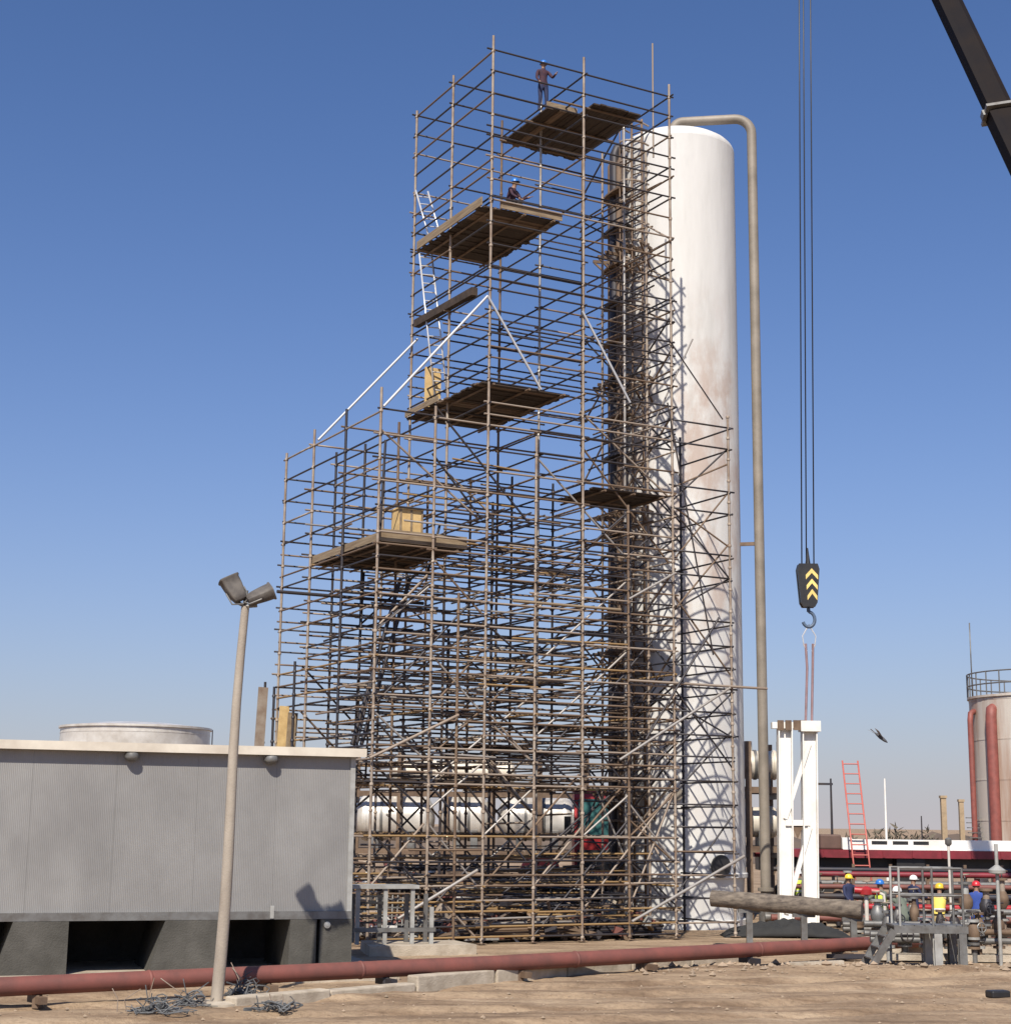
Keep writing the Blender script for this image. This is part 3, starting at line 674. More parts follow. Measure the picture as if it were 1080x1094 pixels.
# ================================================================== LAGGED OLD PIPE, right
q0, q1 = at(784, 962, 45.3), at(921, 973, 44.0)
lp = thing('lagged_pipe', 'thick weathered brown lagged pipe at waist height right of the column', 'pipe', (q0.x, q0.y, 0))
MB().path([q0 + (q0 - q1) * .18, q0], .22, 16).build('bare_end', OLDPIPE, lp)
NP = 12; rs = [.235 + R.uniform(-.008, .012) for _ in range(NP + 1)]
g = MB()
d_ = (q1 - q0).normalized(); g.lathe([(.2, -.01)] + [(rs[i], (q1 - q0).length * i / NP) for i in range(NP + 1)] + [(.2, (q1 - q0).length + .01)], 18, q0, d_); g.build('lagging', OLDPIPE, lp)
for f_ in (.12, .55, .93):
    c = q0 + (q1 - q0) * f_; g = MB(); g.bar(vec(c.x, c.y, .0), vec(c.x, c.y, c.z - .2), .16, .16); g.bar(vec(c.x - .3, c.y, c.z - .25), vec(c.x + .3, c.y, c.z - .25), .12, .1); g.build('pipe_stand', STEEL, lp)
# black sheeting humped beneath it
g = MB(); nx_, ny_ = 60, 30; c0 = atz(845, 1003, 0)
tv = []
for j in range(ny_):
    for i in range(nx_):
        x = -1.9 + 3.8 * i / (nx_ - 1); y = -.6 + 1.3 * j / (ny_ - 1)
        e = max(0, 1 - (x / 1.9) ** 2) * max(0, 1 - ((y - .05) / .66) ** 2)
        tv.append(c0 + vec(x, y + .9, .45 * e ** .6 + (.2 * noise.noise((x * 2, y * 3, 3)) + .12 * noise.noise((x * 5, y * 6, 7))) * e - .02))
g.add(tv, [(j * nx_ + i, j * nx_ + i + 1, (j + 1) * nx_ + i + 1, (j + 1) * nx_ + i) for j in range(ny_ - 1) for i in range(nx_ - 1)], smooth=True)
sh = g.build('tarpaulin', RUBBER, off=c0); tag(sh, 'black tarpaulin heap under the lagged pipe', 'tarpaulin')
m = sh.modifiers.new('t', 'SOLIDIFY'); m.thickness = .02

# ================================================================== WHITE LIFTED FRAME, HOOK, CRANE
FY = 53.0
def at_f(px, py): return at(px, py, FY)
fb = at_f(852, 990); wf = thing('white_steel_frame', 'white braced steel frame hanging upright from the crane slings', 'steel frame', vec(fb.x, FY, .05))
def hcol(pxt, pxb, wd, name):
    t = at_f(pxt, 778); b_ = at_f(pxb, 990); b_.z = .06; g = MB()
    for s in (-1, 1): g.bar(b_ + vec(s * wd / 2, 0, 0), t + vec(s * wd / 2, 0, 0), .04, .42, up=vec(0, 1, 0))
    g.bar(b_, t, wd, .03, up=vec(0, 1, 0)); return g.build(name, WHITE, wf), t, b_
la, lt, lb_ = hcol(838, 839.5, .42, 'leg'); ra, rt_, rb = hcol(864, 866, .44, 'leg')
def lerp(a, b_, t): return a + (b_ - a) * t
def fbar(name, a, b_, wd, m=WHITE): MB().bar(a, b_, wd, wd, up=vec(0, 1, 0)).build(name, m, wf)
fbar('cross_beam', lerp(lt, lb_, .48), lerp(rt_, rb, .48), .18)
fbar('diagonal', lerp(rt_, rb, .08), lerp(lt, lb_, .46), .14); fbar('diagonal', lerp(rt_, rb, .5), lerp(lt, lb_, .93), .14)
MB().prism([lerp(lt, lb_, .49) + vec(.2, -.05, 0), lerp(rt_, rb, .49) + vec(-.2, -.05, 0), lerp(lerp(lt, lb_, .56), lerp(rt_, rb, .56), .5) + vec(0, -.05, 0)], (0, .03, 0)).build('gusset', T_RUST, wf)
tb = MB(); tb.bar(lt + vec(-.42, 0, .08), rt_ + vec(.28, 0, .08), .34, .2); tb.build('top_beam', WHITE, wf)
for f_ in (-.2, .12, .45, .7):
    c = lerp(lt, rt_, f_) + vec(0, -.2, .08); MB().box((-.1, -.03, -.16), (.1, .03, .16), M=Matrix.Translation(c)).build('end_plate', T_RUST, wf)
MB().box((-.32, -.28, -.14), (.32, .28, .2), M=Matrix.Translation(rt_ + vec(.02, 0, .02))).build('cap', WHITE, wf)
for s_, q_ in ((-.28, lb_), (.28, rb)): MB().box((-.35, -.3, -.06), (.35, .3, 0), M=Matrix.Translation(q_)).build('foot_plate', WHITE, wf)

hb0, hb1 = at_f(863, 603), at_f(863, 649); hc_ = (hb0 + hb1) / 2; HX = hc_.x
hook = thing('hook_block', 'black crane hook block with yellow chevron stripes', 'hook block', hc_)
hw0, hw1, hh = .36, .27, (hb0.z - hb1.z) / 2
def cheek(y): return [vec(HX - hw0, y, hc_.z + hh * .75), vec(HX - hw0 * .85, y, hc_.z + hh), vec(HX + hw0 * .85, y, hc_.z + hh), vec(HX + hw0, y, hc_.z + hh * .75), vec(HX + hw1, y, hc_.z - hh * .8), vec(HX + hw1 * .7, y, hc_.z - hh), vec(HX - hw1 * .7, y, hc_.z - hh), vec(HX - hw1, y, hc_.z - hh * .8)]
MB().prism(cheek(FY - .2), (0, .12, 0)).build('cheek_plate', BLACK, hook); MB().prism(cheek(FY + .08), (0, .12, 0)).build('cheek_plate', BLACK, hook)
MB().lathe([(.3, -.07), (.26, -.02), (.26, .02), (.3, .07)], 20, hc_ + vec(0, 0, .1), vec(0, 1, 0)).build('sheave', STEEL, hook)
CHEV = mat('chevron_yellow', (0.85, 0.62, 0.2), 0.5)
for i in range(3):
    z = hc_.z + hh * (.48 - .48 * i); g = MB(); cx_ = HX + .1; w_ = .2 - .02 * i; t_ = .15
    g.prism([vec(cx_ - w_, FY - .203, z - .16), vec(cx_, FY - .203, z + .06), vec(cx_ + w_, FY - .203, z - .16), vec(cx_ + w_, FY - .203, z - .16 + t_), vec(cx_, FY - .203, z + .06 + t_), vec(cx_ - w_, FY - .203, z - .16 + t_)], (0, -.006, 0)); g.build('chevron', CHEV, hook)
hk = MB(); zc = hb1.z; BLUEH = mat('blue_grey_paint', (0.09, 0.13, 0.2), .5)
hk.tube(vec(HX, FY, zc + .08), vec(HX, FY, zc - .15), .06, 8)
hk.path([vec(HX, FY, zc - .1)] + [vec(HX + .2 * math.sin(t), FY, zc - .4 + .25 * math.cos(t)) for t in [rad(a_) for a_ in range(10, 255, 20)]], .055, 8); hk.build('hook', BLUEH, hook)
MB().lathe([(.02, .55), (.05, .3), (.09, .0)], 8, hb0).build('swivel_eye', BLACK, hook)
sling = thing('lifting_sling', 'pair of lifting slings between the hook and the white frame', 'sling', rt_ + vec(0, 0, .2))
SL = mat('sling_webbing', (0.3, 0.19, 0.21), .8, c2=(.2, .13, .13)); zb_ = rt_.z + .2
for s in (-1, 1):
    MB().path([vec(HX + s * .03, FY, zc - .62), vec(HX + s * .22, FY, zc - .95), vec(HX + s * .18, FY, zc - 1.25), vec(HX + s * .08, FY, zc - 1.45)], .022, 6).build('shackle_link', ALU, sling)
    MB().path([vec(HX + s * .12, FY, zc - 1.2), vec(HX + s * .09, FY, zc - 2), vec(rt_.x + s * .1, FY, zb_ - .05)], .042, 6).build('sling_leg', SL, sling)
MB().path([vec(HX - .04, FY, zc - .64), vec(HX, FY, zc - .58), vec(HX + .04, FY, zc - .64)], .04, 6).build('shackle_bow', BLUEH, sling)
# crane: boom goes up-left out of frame, its carrier stands right of the frame
def line_px(px): return 9 + (px - 1016) * (150 - 9) / (1083 - 1016)
tip = at(872, line_px(872), FY); foot = at(1440, line_px(1440), 35.0); bd = (tip - foot).normalized(); CRY = foot.y
def on_boom(px):
    best = min(((abs((CX + F * ((foot + (tip - foot) * (i / 4000)).x) / ((foot + (tip - foot) * (i / 4000)).y * math.cos(PITCH) + ((foot + (tip - foot) * (i / 4000)).z - CAMH) * math.sin(PITCH))) - px), i) for i in range(4001)))
    return foot + (tip - foot) * (best[1] / 4000)
crane = thing('mobile_crane', 'dark telescopic crane boom reaching up at the top right', 'crane', vec(foot.x + 1, CRY, 0))
up_ = vec(0, 1, 0)
col_c = on_boom(1064)
def boom_sec(name, a, b_, wd, m):
    g = MB(); d = (b_ - a).normalized(); x = d.cross(up_).normalized(); ring = []
    prof_ = [(-.5, -.42), (-.3, -.5), (.3, -.5), (.5, -.42), (.5, .42), (.42, .5), (-.42, .5), (-.5, .42)]
    vs = [t + x * p_[0] * wd + up_ * p_[1] * wd * .8 for t in (a, b_) for p_ in prof_]
    g.add(vs, [tuple(reversed(range(8))), tuple(range(8, 16))] + [(i, (i + 1) % 8, (i + 1) % 8 + 8, i + 8) for i in range(8)])
    return g.build(name, m, crane)
BOOMM = mat('dark_boom_paint', (0.008, 0.007, 0.009), 0.5, 0.0, c2=(0.014, 0.01, 0.009), scale=.8)
boom_sec('boom_section', foot, col_c, .82, BOOMM); boom_sec('boom_section', col_c, tip, .7, BOOMM)
bp_ = BOOMM.node_tree.nodes['Principled BSDF']; bp_.inputs['Specular IOR Level'].default_value = .1; bp_.inputs['Roughness'].default_value = .7
bs = MB(); bs.bar(col_c - bd * .05, col_c + bd * .05, 1.0, .8, up=up_); bs.build('section_collar', STEEL, crane)
for s in (-1, 1):
    x_ = bd.cross(up_).normalized(); MB().bar(col_c + x_ * s * .5 - bd * .1, col_c + x_ * s * .5 + bd * .1, .12, .25, up=up_).build('wear_pad', STEEL, crane)
MB().lathe([(.55, -.3), (.55, .3)], 20, tip, vec(0, 1, 0)).build('tip_sheave', BLACK, crane)
for dx, dy in ((-.2, -.06), (-.02, .1), (.2, -.06)): MB().tube(vec(HX + dx, FY + dy, hb0.z - .25), vec(HX + dx + .6, FY + dy, tip.z), .022, 6).build('hoist_cable', BLACK, crane)
cf = foot + vec(1.2, 0, 0)
MB().box((-2.2, -1.2, 1.5), (2.4, 1.2, 3.1), M=Matrix.Translation(vec(cf.x, CRY, 0))).build('superstructure', YELLOW, crane)
MB().box((-4.5, -1.3, .7), (6.5, 1.3, 1.45), M=Matrix.Translation(vec(cf.x, CRY, 0))).build('carrier', YELLOW, crane)
MB().tube(vec(cf.x - 1.6, CRY, 2.6), foot + bd * 6, .2, 12).build('lift_ram', STEEL, crane)
for x_ in (-3.4, -1.6, 2.2, 4.0, 5.6):
    for s in (-1, 1):
        wheel = MB().lathe([(.25, -.2), (.5, -.2), (.56, -.13), (.56, .13), (.5, .2), (.25, .2)], 20, vec(cf.x + x_, CRY + s * 1.2, .55), vec(0, 1, 0)).build('wheel', RUBBER, crane)
        MB().lathe([(.05, -.22), (.25, -.21), (.25, .21), (.05, .22)], 14, vec(cf.x + x_, CRY + s * 1.2, .55), vec(0, 1, 0)).build('rim', STEEL, wheel)

# ================================================================== TRUCK, TRAILER, WHITE BEAM behind
TY = 62.0
def at_t(px, py): return at(px, py, TY)
def wheel(parent, c, r, wd, ax=vec(0, 1, 0)):
    w_ = MB().lathe([(r * .55, -wd / 2), (r * .92, -wd / 2), (r, -wd * .3), (r, wd * .3), (r * .92, wd / 2), (r * .55, wd / 2)], 22, c, ax).build('wheel', RUBBER, parent)
    MB().lathe([(r * .12, -wd * .42), (r * .5, -wd * .46), (r * .56, -wd * .3), (r * .56, wd * .3), (r * .5, wd * .46), (r * .12, wd * .42)], 16, c, ax).build('rim', STEEL_L, w_)
cxl, cxr = at_t(612, 900).x, at_t(688, 900).x; ztop = at_t(640, 846).z
tr = thing('red_truck', 'red truck cab with greenish windscreen parked behind the scaffold', 'truck', vec((cxl + cxr) / 2, TY, 0))
xm = (cxl + cxr) / 2; hwid = (cxr - cxl) / 2
MB().prism([vec(cxl, TY - 1.3, 1.0), vec(cxr, TY - 1.3, 1.0), vec(cxr, TY - 1.3, 2.9), vec(cxr, TY - 1.05, ztop - .4), vec(cxr, TY - .8, ztop), vec(cxl, TY - .8, ztop), vec(cxl, TY - 1.05, ztop - .4), vec(cxl, TY - 1.3, 2.9)][:4] , (0, .01, 0)) 
cabp = [vec(cxl, TY - 1.35, 1.0), vec(cxl, TY - 1.35, 2.7), vec(cxl, TY - 1.1, ztop - .25), vec(cxl, TY - .9, ztop), vec(cxl, TY + .9, ztop), vec(cxl, TY + .9, 1.0)]
MB().prism(cabp, (cxr - cxl, 0, 0)).build('cab', RED, tr)
MB().prism([vec(cxl + .15, TY - 1.36, 2.72), vec(cxr - .15, TY - 1.36, 2.72), vec(cxr - .15, TY - 1.12, ztop - .3), vec(cxl + .15, TY - 1.12, ztop - .3)], (0, -.02, .004)).build('windscreen', GLASS, tr)
MB().prism([vec(cxl - .012, TY - 1.0, 2.75), vec(cxl - .012, TY + .3, 2.75), vec(cxl - .012, TY + .3, ztop - .35), vec(cxl - .012, TY - .85, ztop - .35)], (.008, 0, 0)).build('side_window', GLASS, tr)
MB().box((cxl + .1, TY - 1.4, 1.6), (cxr - .1, TY - 1.355, 2.3)).build('grille', BLACK, tr)
MB().box((cxl - .05, TY - 1.5, .75), (cxr + .05, TY - 1.3, 1.2)).build('bumper', RED, tr)
for x_ in (cxl + .3, cxr - .3): MB().lathe([(.16, 0), (.16, .06), (.1, .09)], 14, vec(x_, TY - 1.5, 1.0), vec(0, -1, 0)).build('headlight', LENS, tr)
for s in (-1, 1):
    MB().bar(vec(xm + s * (hwid + .25), TY - 1.3, 2.7), vec(xm + s * (hwid + .25), TY - 1.3, 3.5), .25, .1).build('mirror', BLACK, tr)
for y_ in (-.5,):
    for s in (-1, 1): wheel(tr, vec(xm + s * (hwid - .15), TY + y_, .55), .55, .3, vec(1, 0, 0))
for s in (-1, 1): wheel(tr, vec(xm + s * (hwid - .15), TY + 2.4, .55), .55, .5, vec(1, 0, 0))
MB().box((xm - .5, TY + .8, .7), (xm + .5, TY + 4, 1.0)).build('chassis', BLACK, tr)
MB().box((xm - .9, TY - .6, ztop), (xm + .9, TY - .4, ztop + .14)).build('beacon_bar', YELLOW, tr)
# trailer runs to the right
TY2 = 63.0
x0, x1 = at(800, 905, TY2).x, at(1135, 905, TY2).x; zA, zB, zC = at(985, 897.5, TY2).z, at(985, 908.5, TY2).z, at(985, 917, TY2).z
tl_ = thing('flatbed_trailer', 'long dark red flatbed trailer standing behind the workers', 'trailer', vec((x0 + x1) / 2, TY2, 0))
DRED = mat('dark_red_paint', (0.2, 0.02, 0.03), .5, c2=(.13, .015, .02))
MB().box((x0, TY2 - 1.25, zC), (x1, TY2 + 1.25, zB)).build('bed', DRED, tl_)
MB().box((x0 + .3, TY2 - .5, zC - .5), (x1 - .3, TY2 + .5, zC - .004)).build('chassis', BLACK, tl_)
k = x0 + .4
while k < x1: MB().box((k, TY2 - 1.29, zC + .02), (k + .08, TY2 - 1.252, zB - .02)).build('stake', DRED, tl_); k += 1.1
for k in (1, 5): MB().box((x0 + 4.2 + k * 1.15, TY2 - 1.1, zC - 1.25), (x0 + 5.25 + k * 1.15, TY2 - .6, zC - .02)).build('underside_shade_box', BLACK, tl_)  # black boxes added to stand in for the shade beneath the bed
for x_ in (x0 + 1.5, x0 + 2.8, x1 - 4.4, x1 - 3.0, x1 - 1.6):
    for s in (-1, 1): wheel(tl_, vec(x_, TY2 + s * 1.0, .55), .55, .4)
bx0 = at(898, 903, TY2 - .7).x
bm_ = thing('white_boom_section', 'white box boom section with black slots lying on the red trailer', 'boom section', vec((bx0 + x1) / 2, TY2 - .7, zB))
MB().box((bx0, TY2 - 1.1, zB + .03), (x1 - .3, TY2 - .2, zA)).build('box_beam', WHITE, bm_)
MB().box((bx0, TY2 - 1.15, zB + .004), (x1 - .3, TY2 - .15, zB + .028)).build('bearer', WHITE, bm_)
for px in (930.5, 953, 975): 
    x_ = at(px + 9, 903, TY2 - 1.1).x; MB().box((x_ - .29, TY2 - 1.104, zB + .2), (x_ + .29, TY2 - 1.1005, zB + .33)).build('slot', BLACK, bm_)
MB().box((bx0 - .02, TY2 - 1.12, zB + .03), (bx0 + .35, TY2 - .18, zA + .06)).build('end_collar', WHITE, bm_)
brx = at(886, 900, TY2 - .5); 
o = MB().box((brx.x - .75, TY2 - 1, zB + .004), (brx.x + .35, TY2 - .1, zB + .55)).build('counterweight', mat('brown_primer', (.12, .07, .055), .7), off=vec(brx.x, TY2 - .5, zB))
tag(o, 'brown block on the trailer bed left of the white boom section', 'counterweight'); m = o.modifiers.new('b', 'BEVEL'); m.width = .06; m.segments = 2
la_ = at(927, 985, 59.5); la_.z = 0; lt2 = at(908, 813, 61.8)
ladder('red_ladder', 'faded red ladder leaning up against the trailer', la_, lt2, vec(1, 0, 0), .58, REDLAD, r=.032, step=.4)

# ================================================================== VESSELS ON A RACK behind the scaffold
VY = 70.5
def hvessel(px0, px1, py0, py1, label, m, Y=VY, name='horizontal_vessel'):
    a = at(px0, (py0 + py1) / 2, Y); b_ = at(px1, (py0 + py1) / 2, Y); r = (at(px0, py0, Y).z - at(px0, py1, Y).z) / 2
    b_.z = a.z; L = b_.x - a.x
    t = thing(name, label, 'vessel', vec((a.x + b_.x) / 2, Y, a.z - r))
    pr = [(.05, -r * .5)] + [(r * math.sin(rad(q)), -r * .5 * math.cos(rad(q))) for q in (20, 40, 60, 80)] + [(r, 0), (r, L)] + [(r * math.sin(rad(q)), L + r * .5 * math.cos(rad(q))) for q in (80, 60, 40, 20)] + [(.05, L + r * .5)]
    MB().lathe(pr, 32, a, vec(1, 0, 0)).build('drum', m, t)
    for f_ in (.03, .3, .62, .97): MB().lathe([(r, -.06), (r + .035, -.05), (r + .035, .05), (r, .06)], 32, a + vec(L * f_, 0, 0), vec(1, 0, 0)).build('band', STEEL if f_ in (.3, .62) else m, t)
    for f_ in (.2, .8):
        c = a + vec(L * f_, 0, 0); MB().box((c.x - .15, Y - r * .9, c.z - r - .3), (c.x + .15, Y + r * .9, c.z - r * .55)).build('saddle', STEEL, t)
    MB().tube(a + vec(L * .5, 0, r - .05), a + vec(L * .5, 0, r + .35), .16, 12).build('nozzle', m, t)
    return a, b_, r
V1 = hvessel(390, 453, 850, 898, 'greyish horizontal vessel at the left behind the scaffold', VESSEL)
V2 = hvessel(482, 513, 850, 898, 'short bright white horizontal vessel behind the scaffold middle', VESSEL)
V3 = hvessel(543, 604, 852, 898, 'white horizontal vessel left of the red truck cab', VESSEL)
V4 = hvessel(425, 545, 812, 838, 'upper pale vessel on the rack above the white drums', CREAM)
V5 = hvessel(770, 828, 802, 832, 'cream vessel end showing right of the column, upper rack level', CREAM, 60)
V6 = hvessel(760, 826, 862, 894, 'cream vessel end showing right of the column, lower rack level', CREAM, 60)
def rack(label, px0, px1, Y, levels, npost):
    a = at(px0, 900, Y).x; b_ = at(px1, 900, Y).x; t = thing('steel_rack', label, 'rack', vec((a + b_) / 2, Y, 0)); top = levels[-1] + 1.6
    for i in range(npost):
        x = a + (b_ - a) * i / (npost - 1)
        for s in (-1, 1): MB().box((x - .1, Y + s * 1.15 - .1, 0), (x + .1, Y + s * 1.15 + .1, top)).build('post', T_RUST, t)
    for z in levels:
        for s in (-1, 1): MB().bar(vec(a - .3, Y + s * 1.15, z - .12), vec(b_ + .3, Y + s * 1.15, z - .12), .14, .22).build('beam', T_RUST if s < 0 else T_DARK, t)
        for i in range(npost):
            x = a + (b_ - a) * i / (npost - 1); MB().bar(vec(x, Y - 1.15, z - .34), vec(x, Y + 1.15, z - .34), .14, .18).build('cross_beam', T_DARK, t)
    for i in range(npost - 1):
        x = a + (b_ - a) * i / (npost - 1); x2 = a + (b_ - a) * (i + 1) / (npost - 1)
        MB().bar(vec(x, Y - 1.27, .2), vec(x2, Y - 1.27, levels[0] - .4), .09, .09).build('brace', T_RUST, t)
    return t
rack('rusty two level steel rack carrying the white drums', 378, 625, VY, [V1[0].z - V1[2] - .3, V4[0].z - V4[2] - .3], 6)
rack('two level steel rack with cream vessel ends right of the column', 762, 829, 60, [V6[0].z - V6[2] - .3, V5[0].z - V5[2] - .3], 3)
# ================================================================== STORED PIPES / CLUTTER low behind and within the scaffold
def stack(label, c, ang, L, r, n0, rows_, m, cat='pipe stack', group='stored pipes around the scaffold foot'):
    t = thing('pipe_stack', label, cat, c, group); d = vec(math.cos(ang), math.sin(ang), 0); x = vec(-d.y, d.x, 0); c = Vector(c)
    for f_ in (-.35, .35): MB().bar(c + d * L * f_ - x * n0 * r * 1.1 + vec(0, 0, .06), c + d * L * f_ + x * n0 * r * 1.1 + vec(0, 0, .06), .14, .12).build('sleeper', WOOD_D, t)
    for j in range(rows_):
        for i in range(n0 - j):
            o_ = x * ((i - (n0 - j - 1) / 2) * 2 * r) + vec(0, 0, .12 + r + j * r * 1.74); j0 = R.uniform(-.3, .3)
            rod('pipe', c + o_ - d * (L / 2 + j0), c + o_ + d * (L / 2 - j0), r * .98, m if R.random() < .7 else R.choice([T_RUST, T_TAN, T_GALV]), t)
stk = [(420, 57, .25, 5, .16, 5, 4, REDPIPE, 'stack of red pipes behind the left scaffold bays'),
       (500, 58, .1, 6, .14, 6, 5, T_TAN, 'stack of tan pipes under the short white vessel'),
       (590, 59, .2, 5, .12, 6, 5, T_RUST, 'rusty pipe stack left of the red truck'),
       (460, 54.5, .4, 6, .1, 7, 5, T_GALV, 'grey pipe stack behind the scaffold middle'),
       (640, 56, .3, 5, .1, 7, 6, T_DARK, 'dark pipe stack in front of the red truck'),
       (400, 61, 0, 6, .2, 4, 5, T_TAN, 'thick tan pipe stack beside the rack foot, far left')]
for px, Y, ang, L, r, n0, rw, m, lb in stk:
    c = at(px, 950, Y); stack(lb, vec(c.x, Y, 0), ang, L, r, n0, rw, m)
for (u, v, L, n0, rw, m, lb) in ((2.2, 1.2, 3.2, 8, 4, T_DARK, 'bundle of dark scaffold tubes on the ground in the left bays'), (5.2, 1.0, 3.2, 9, 5, T_RUST, 'bundle of rusty scaffold tubes on the ground in the middle bays'), (8.2, 1.1, 3.0, 9, 5, T_DARK, 'bundle of dark scaffold tubes on the ground by the column'), (5.6, 3.8, 5, 8, 6, T_TAN, 'bundle of tan scaffold tubes deep inside the scaffold')):
    stack(lb, P(u, v, 0), A0, L, .045 if v < 3 else .07, n0, rw, m, group='tube bundles inside the scaffold')
def crate(label, c, s, m, ang=0.0, name='material_crate'):
    t = thing(name, label, 'crate', c); M = Matrix.Translation(c) @ Matrix.Rotation(ang, 4, 'Z'); x, y, z = s
    MB().box((-x / 2, -y / 2, .1), (x / 2, y / 2, z), M=M).build('box_body', m, t)
    for q in (-.46, 0, .46): MB().box((q * x - .05, -y / 2 - .02, 0), (q * x + .05, y / 2 + .02, .098), M=M).build('skid', WOOD_D, t)
    for q in (-.47, -.16, .16, .47): MB().box((q * x - .04, -y / 2 - .025, .1), (q * x + .04, -y / 2 - .002, z), M=M).build('slat', WOOD_L, t)
    MB().box((-x / 2 - .03, -y / 2 - .03, z + .002), (x / 2 + .03, y / 2 + .03, z + .04), M=M).build('lid', m, t)
def gpt(px, Y): q = at(px, 950, Y); return vec(q.x, Y, 0)
crate('brown wooden crate behind the left scaffold bays', gpt(432, 53), (1.4, 1.2, 1.3), WOOD_D, .4)
crate('dark crate standing behind the middle scaffold bays', gpt(545, 55), (1.8, 1.2, 1.2), CONC_D, .3)
crate('grey crate close to the red truck wheels', gpt(628, 58), (1.5, 1.2, 1.5), STEEL, .1)
# heap of orange netting
g = MB(); c = gpt(577, 60); nn = 14; tv = []
for j in range(nn):
    for i in range(nn):
        x = (i / (nn - 1) - .5) * 1.5; y = (j / (nn - 1) - .5) * 1.2; e = max(0, 1 - (x / .75) ** 2) * max(0, 1 - (y / .6) ** 2)
        tv.append(c + vec(x, y, 1.55 + .55 * e ** .5 + .15 * noise.noise((x * 4, y * 4, 1)) * e))
g.add(tv, [(j * nn + i, j * nn + i + 1, (j + 1) * nn + i + 1, (j + 1) * nn + i) for j in range(nn - 1) for i in range(nn - 1)], smooth=True)
o = g.build('orange_netting', mat('orange_mesh', (.7, .1, .05), .7, c2=(.5, .06, .04)), off=c + vec(0, 0, 1.5)); tag(o, 'bright orange-red safety netting heaped left of the truck cab', 'netting')
o.modifiers.new('s', 'SOLIDIFY').thickness = .03
crate('low dark crate under the orange netting', c, (1.6, 1.3, 1.5), T_DARK, 0)
# oil drums and mixed scrap behind and under the scaffold
DR = [mat('drum_blue', (.03, .08, .2), .5), mat('drum_red', (.3, .03, .03), .5), mat('drum_grey', (.3, .3, .29), .5)]
for px, Y, k, lb in ((408, 55, 0, 'blue oil drum behind the shed corner'), (445, 59, 1, 'red oil drum under the left greyish vessel'), (482, 56, 2, 'grey oil drum behind the scaffold, left of the dark clothed worker group'), (522, 57, 1, 'red oil drum behind the middle of the scaffold'), (606, 55.5, 0, 'blue oil drum in front of the truck bumper'), (655, 54, 2, 'grey oil drum at the foot of the column')):
    c = gpt(px, Y); t = thing('oil_drum', lb, 'drum', c, 'oil drums behind the scaffold')
    MB().lathe([(.28, 0), (.29, .03), (.285, .06), (.285, .29), (.3, .31), (.285, .33), (.285, .57), (.3, .59), (.285, .61), (.285, .85), (.29, .87), (.27, .88), (.26, .86), (.05, .86)], 20, c).build('barrel', DR[k], t)
    MB().lathe([(.03, .0), (.03, .04), (.01, .045)], 8, c + vec(.17, 0, .86)).build('bung', STEEL, t)
SCR = [T_RUST, T_DARK, T_TAN, T_OCHRE, STEEL_L, REDPIPE, WHITE, CONC]; g = MB()
for i in range(900):
    if i % 2: x = R.uniform(-6, 6.5); y = R.uniform(53, 60); z = abs(R.gauss(0, .75))
    else: q = P(R.uniform(.4, 9.4), R.uniform(.3, 7), 0); x, y = q.x, q.y; z = abs(R.gauss(0, .35))
    c = vec(x, y, min(z, 1.8) + .03); d = vec(R.gauss(0, 1), R.gauss(0, 1) * .6, R.gauss(0, .25)).normalized(); L = R.uniform(.2, 1.1); k = R.choice((0, 0, 1, 1, 1, 2, 2, 3, 4, 5, 5, 6, 7))
    if i % 3: g.bar(c - d * L / 2, c + d * L / 2, R.uniform(.04, .14), R.uniform(.03, .12), mi=k)
    elif i % 6: g.tube(c - d * L / 2, c + d * L / 2, R.uniform(.02, .07), 6, mi=k)
    else: g.bar(c - d * L * .2, c + d * L * .2, R.uniform(.2, .4), R.uniform(.15, .35), mi=k)
o = g.build('scrap_metal', SCR); o['label'] = 'jumble of scrap tubes, plates and offcuts low behind the scaffold'; o['category'] = 'scrap'; stuff(o)
# grey skid frames by the near corner of the scaffold
def skid(label, c, ang):
    t = thing('steel_skid', label, 'steel skid', c); M = Matrix.Translation(c) @ Matrix.Rotation(ang, 4, 'Z')
    for x in (-.95, -.25, .45, .95): MB().box((x - .05, -.35, 0), (x + .05, -.25, 1.35 if x < .9 else .9), M=M).build('upright', STEEL_L, t); MB().box((x - .05, .25, 0), (x + .05, .35, 1.2), M=M).build('upright', STEEL, t)
    MB().box((-1.1, -.4, 1.352), (.6, .4, 1.44), M=M).build('top_rail', STEEL_L, t); MB().box((-1.05, -.38, .3), (1.05, -.352, .4), M=M).build('rail', STEEL, t)
    for i in range(5): MB().box((-1.0, -.3, .5 + i * .16), (-.3, -.27, .55 + i * .16), M=M).build('bar', BLACK, t)
skid('grey steel skid frame on the slab between shed and scaffold', vec(-2.75, 42.1, .22), A0 - .2)
# steel grating panels leaning on it
for i, (px, py, lb) in enumerate(((385, 1003, 'black steel grating leaning at the shed corner'), (420, 1003, 'grey steel grating leaning beside the skid frame'))):
    c = atz(px, py, .22 if i else .06); c.y += 1.2; t = thing('steel_grating', lb, 'grating', c)
    for k in range(9): MB().bar(c + vec(-.55 + k * .14, 0, 0), c + vec(-.55 + k * .14, .25, 1.05), .03, .05).build('bearing_bar', BLACK if not i else STEEL, t)
    for k in range(5): MB().bar(c + vec(-.6, .01 + .05 * k, .06 + k * .22), c + vec(.62, .01 + .05 * k, .06 + k * .22), .04, .04).build('cross_bar', BLACK if not i else STEEL, t)
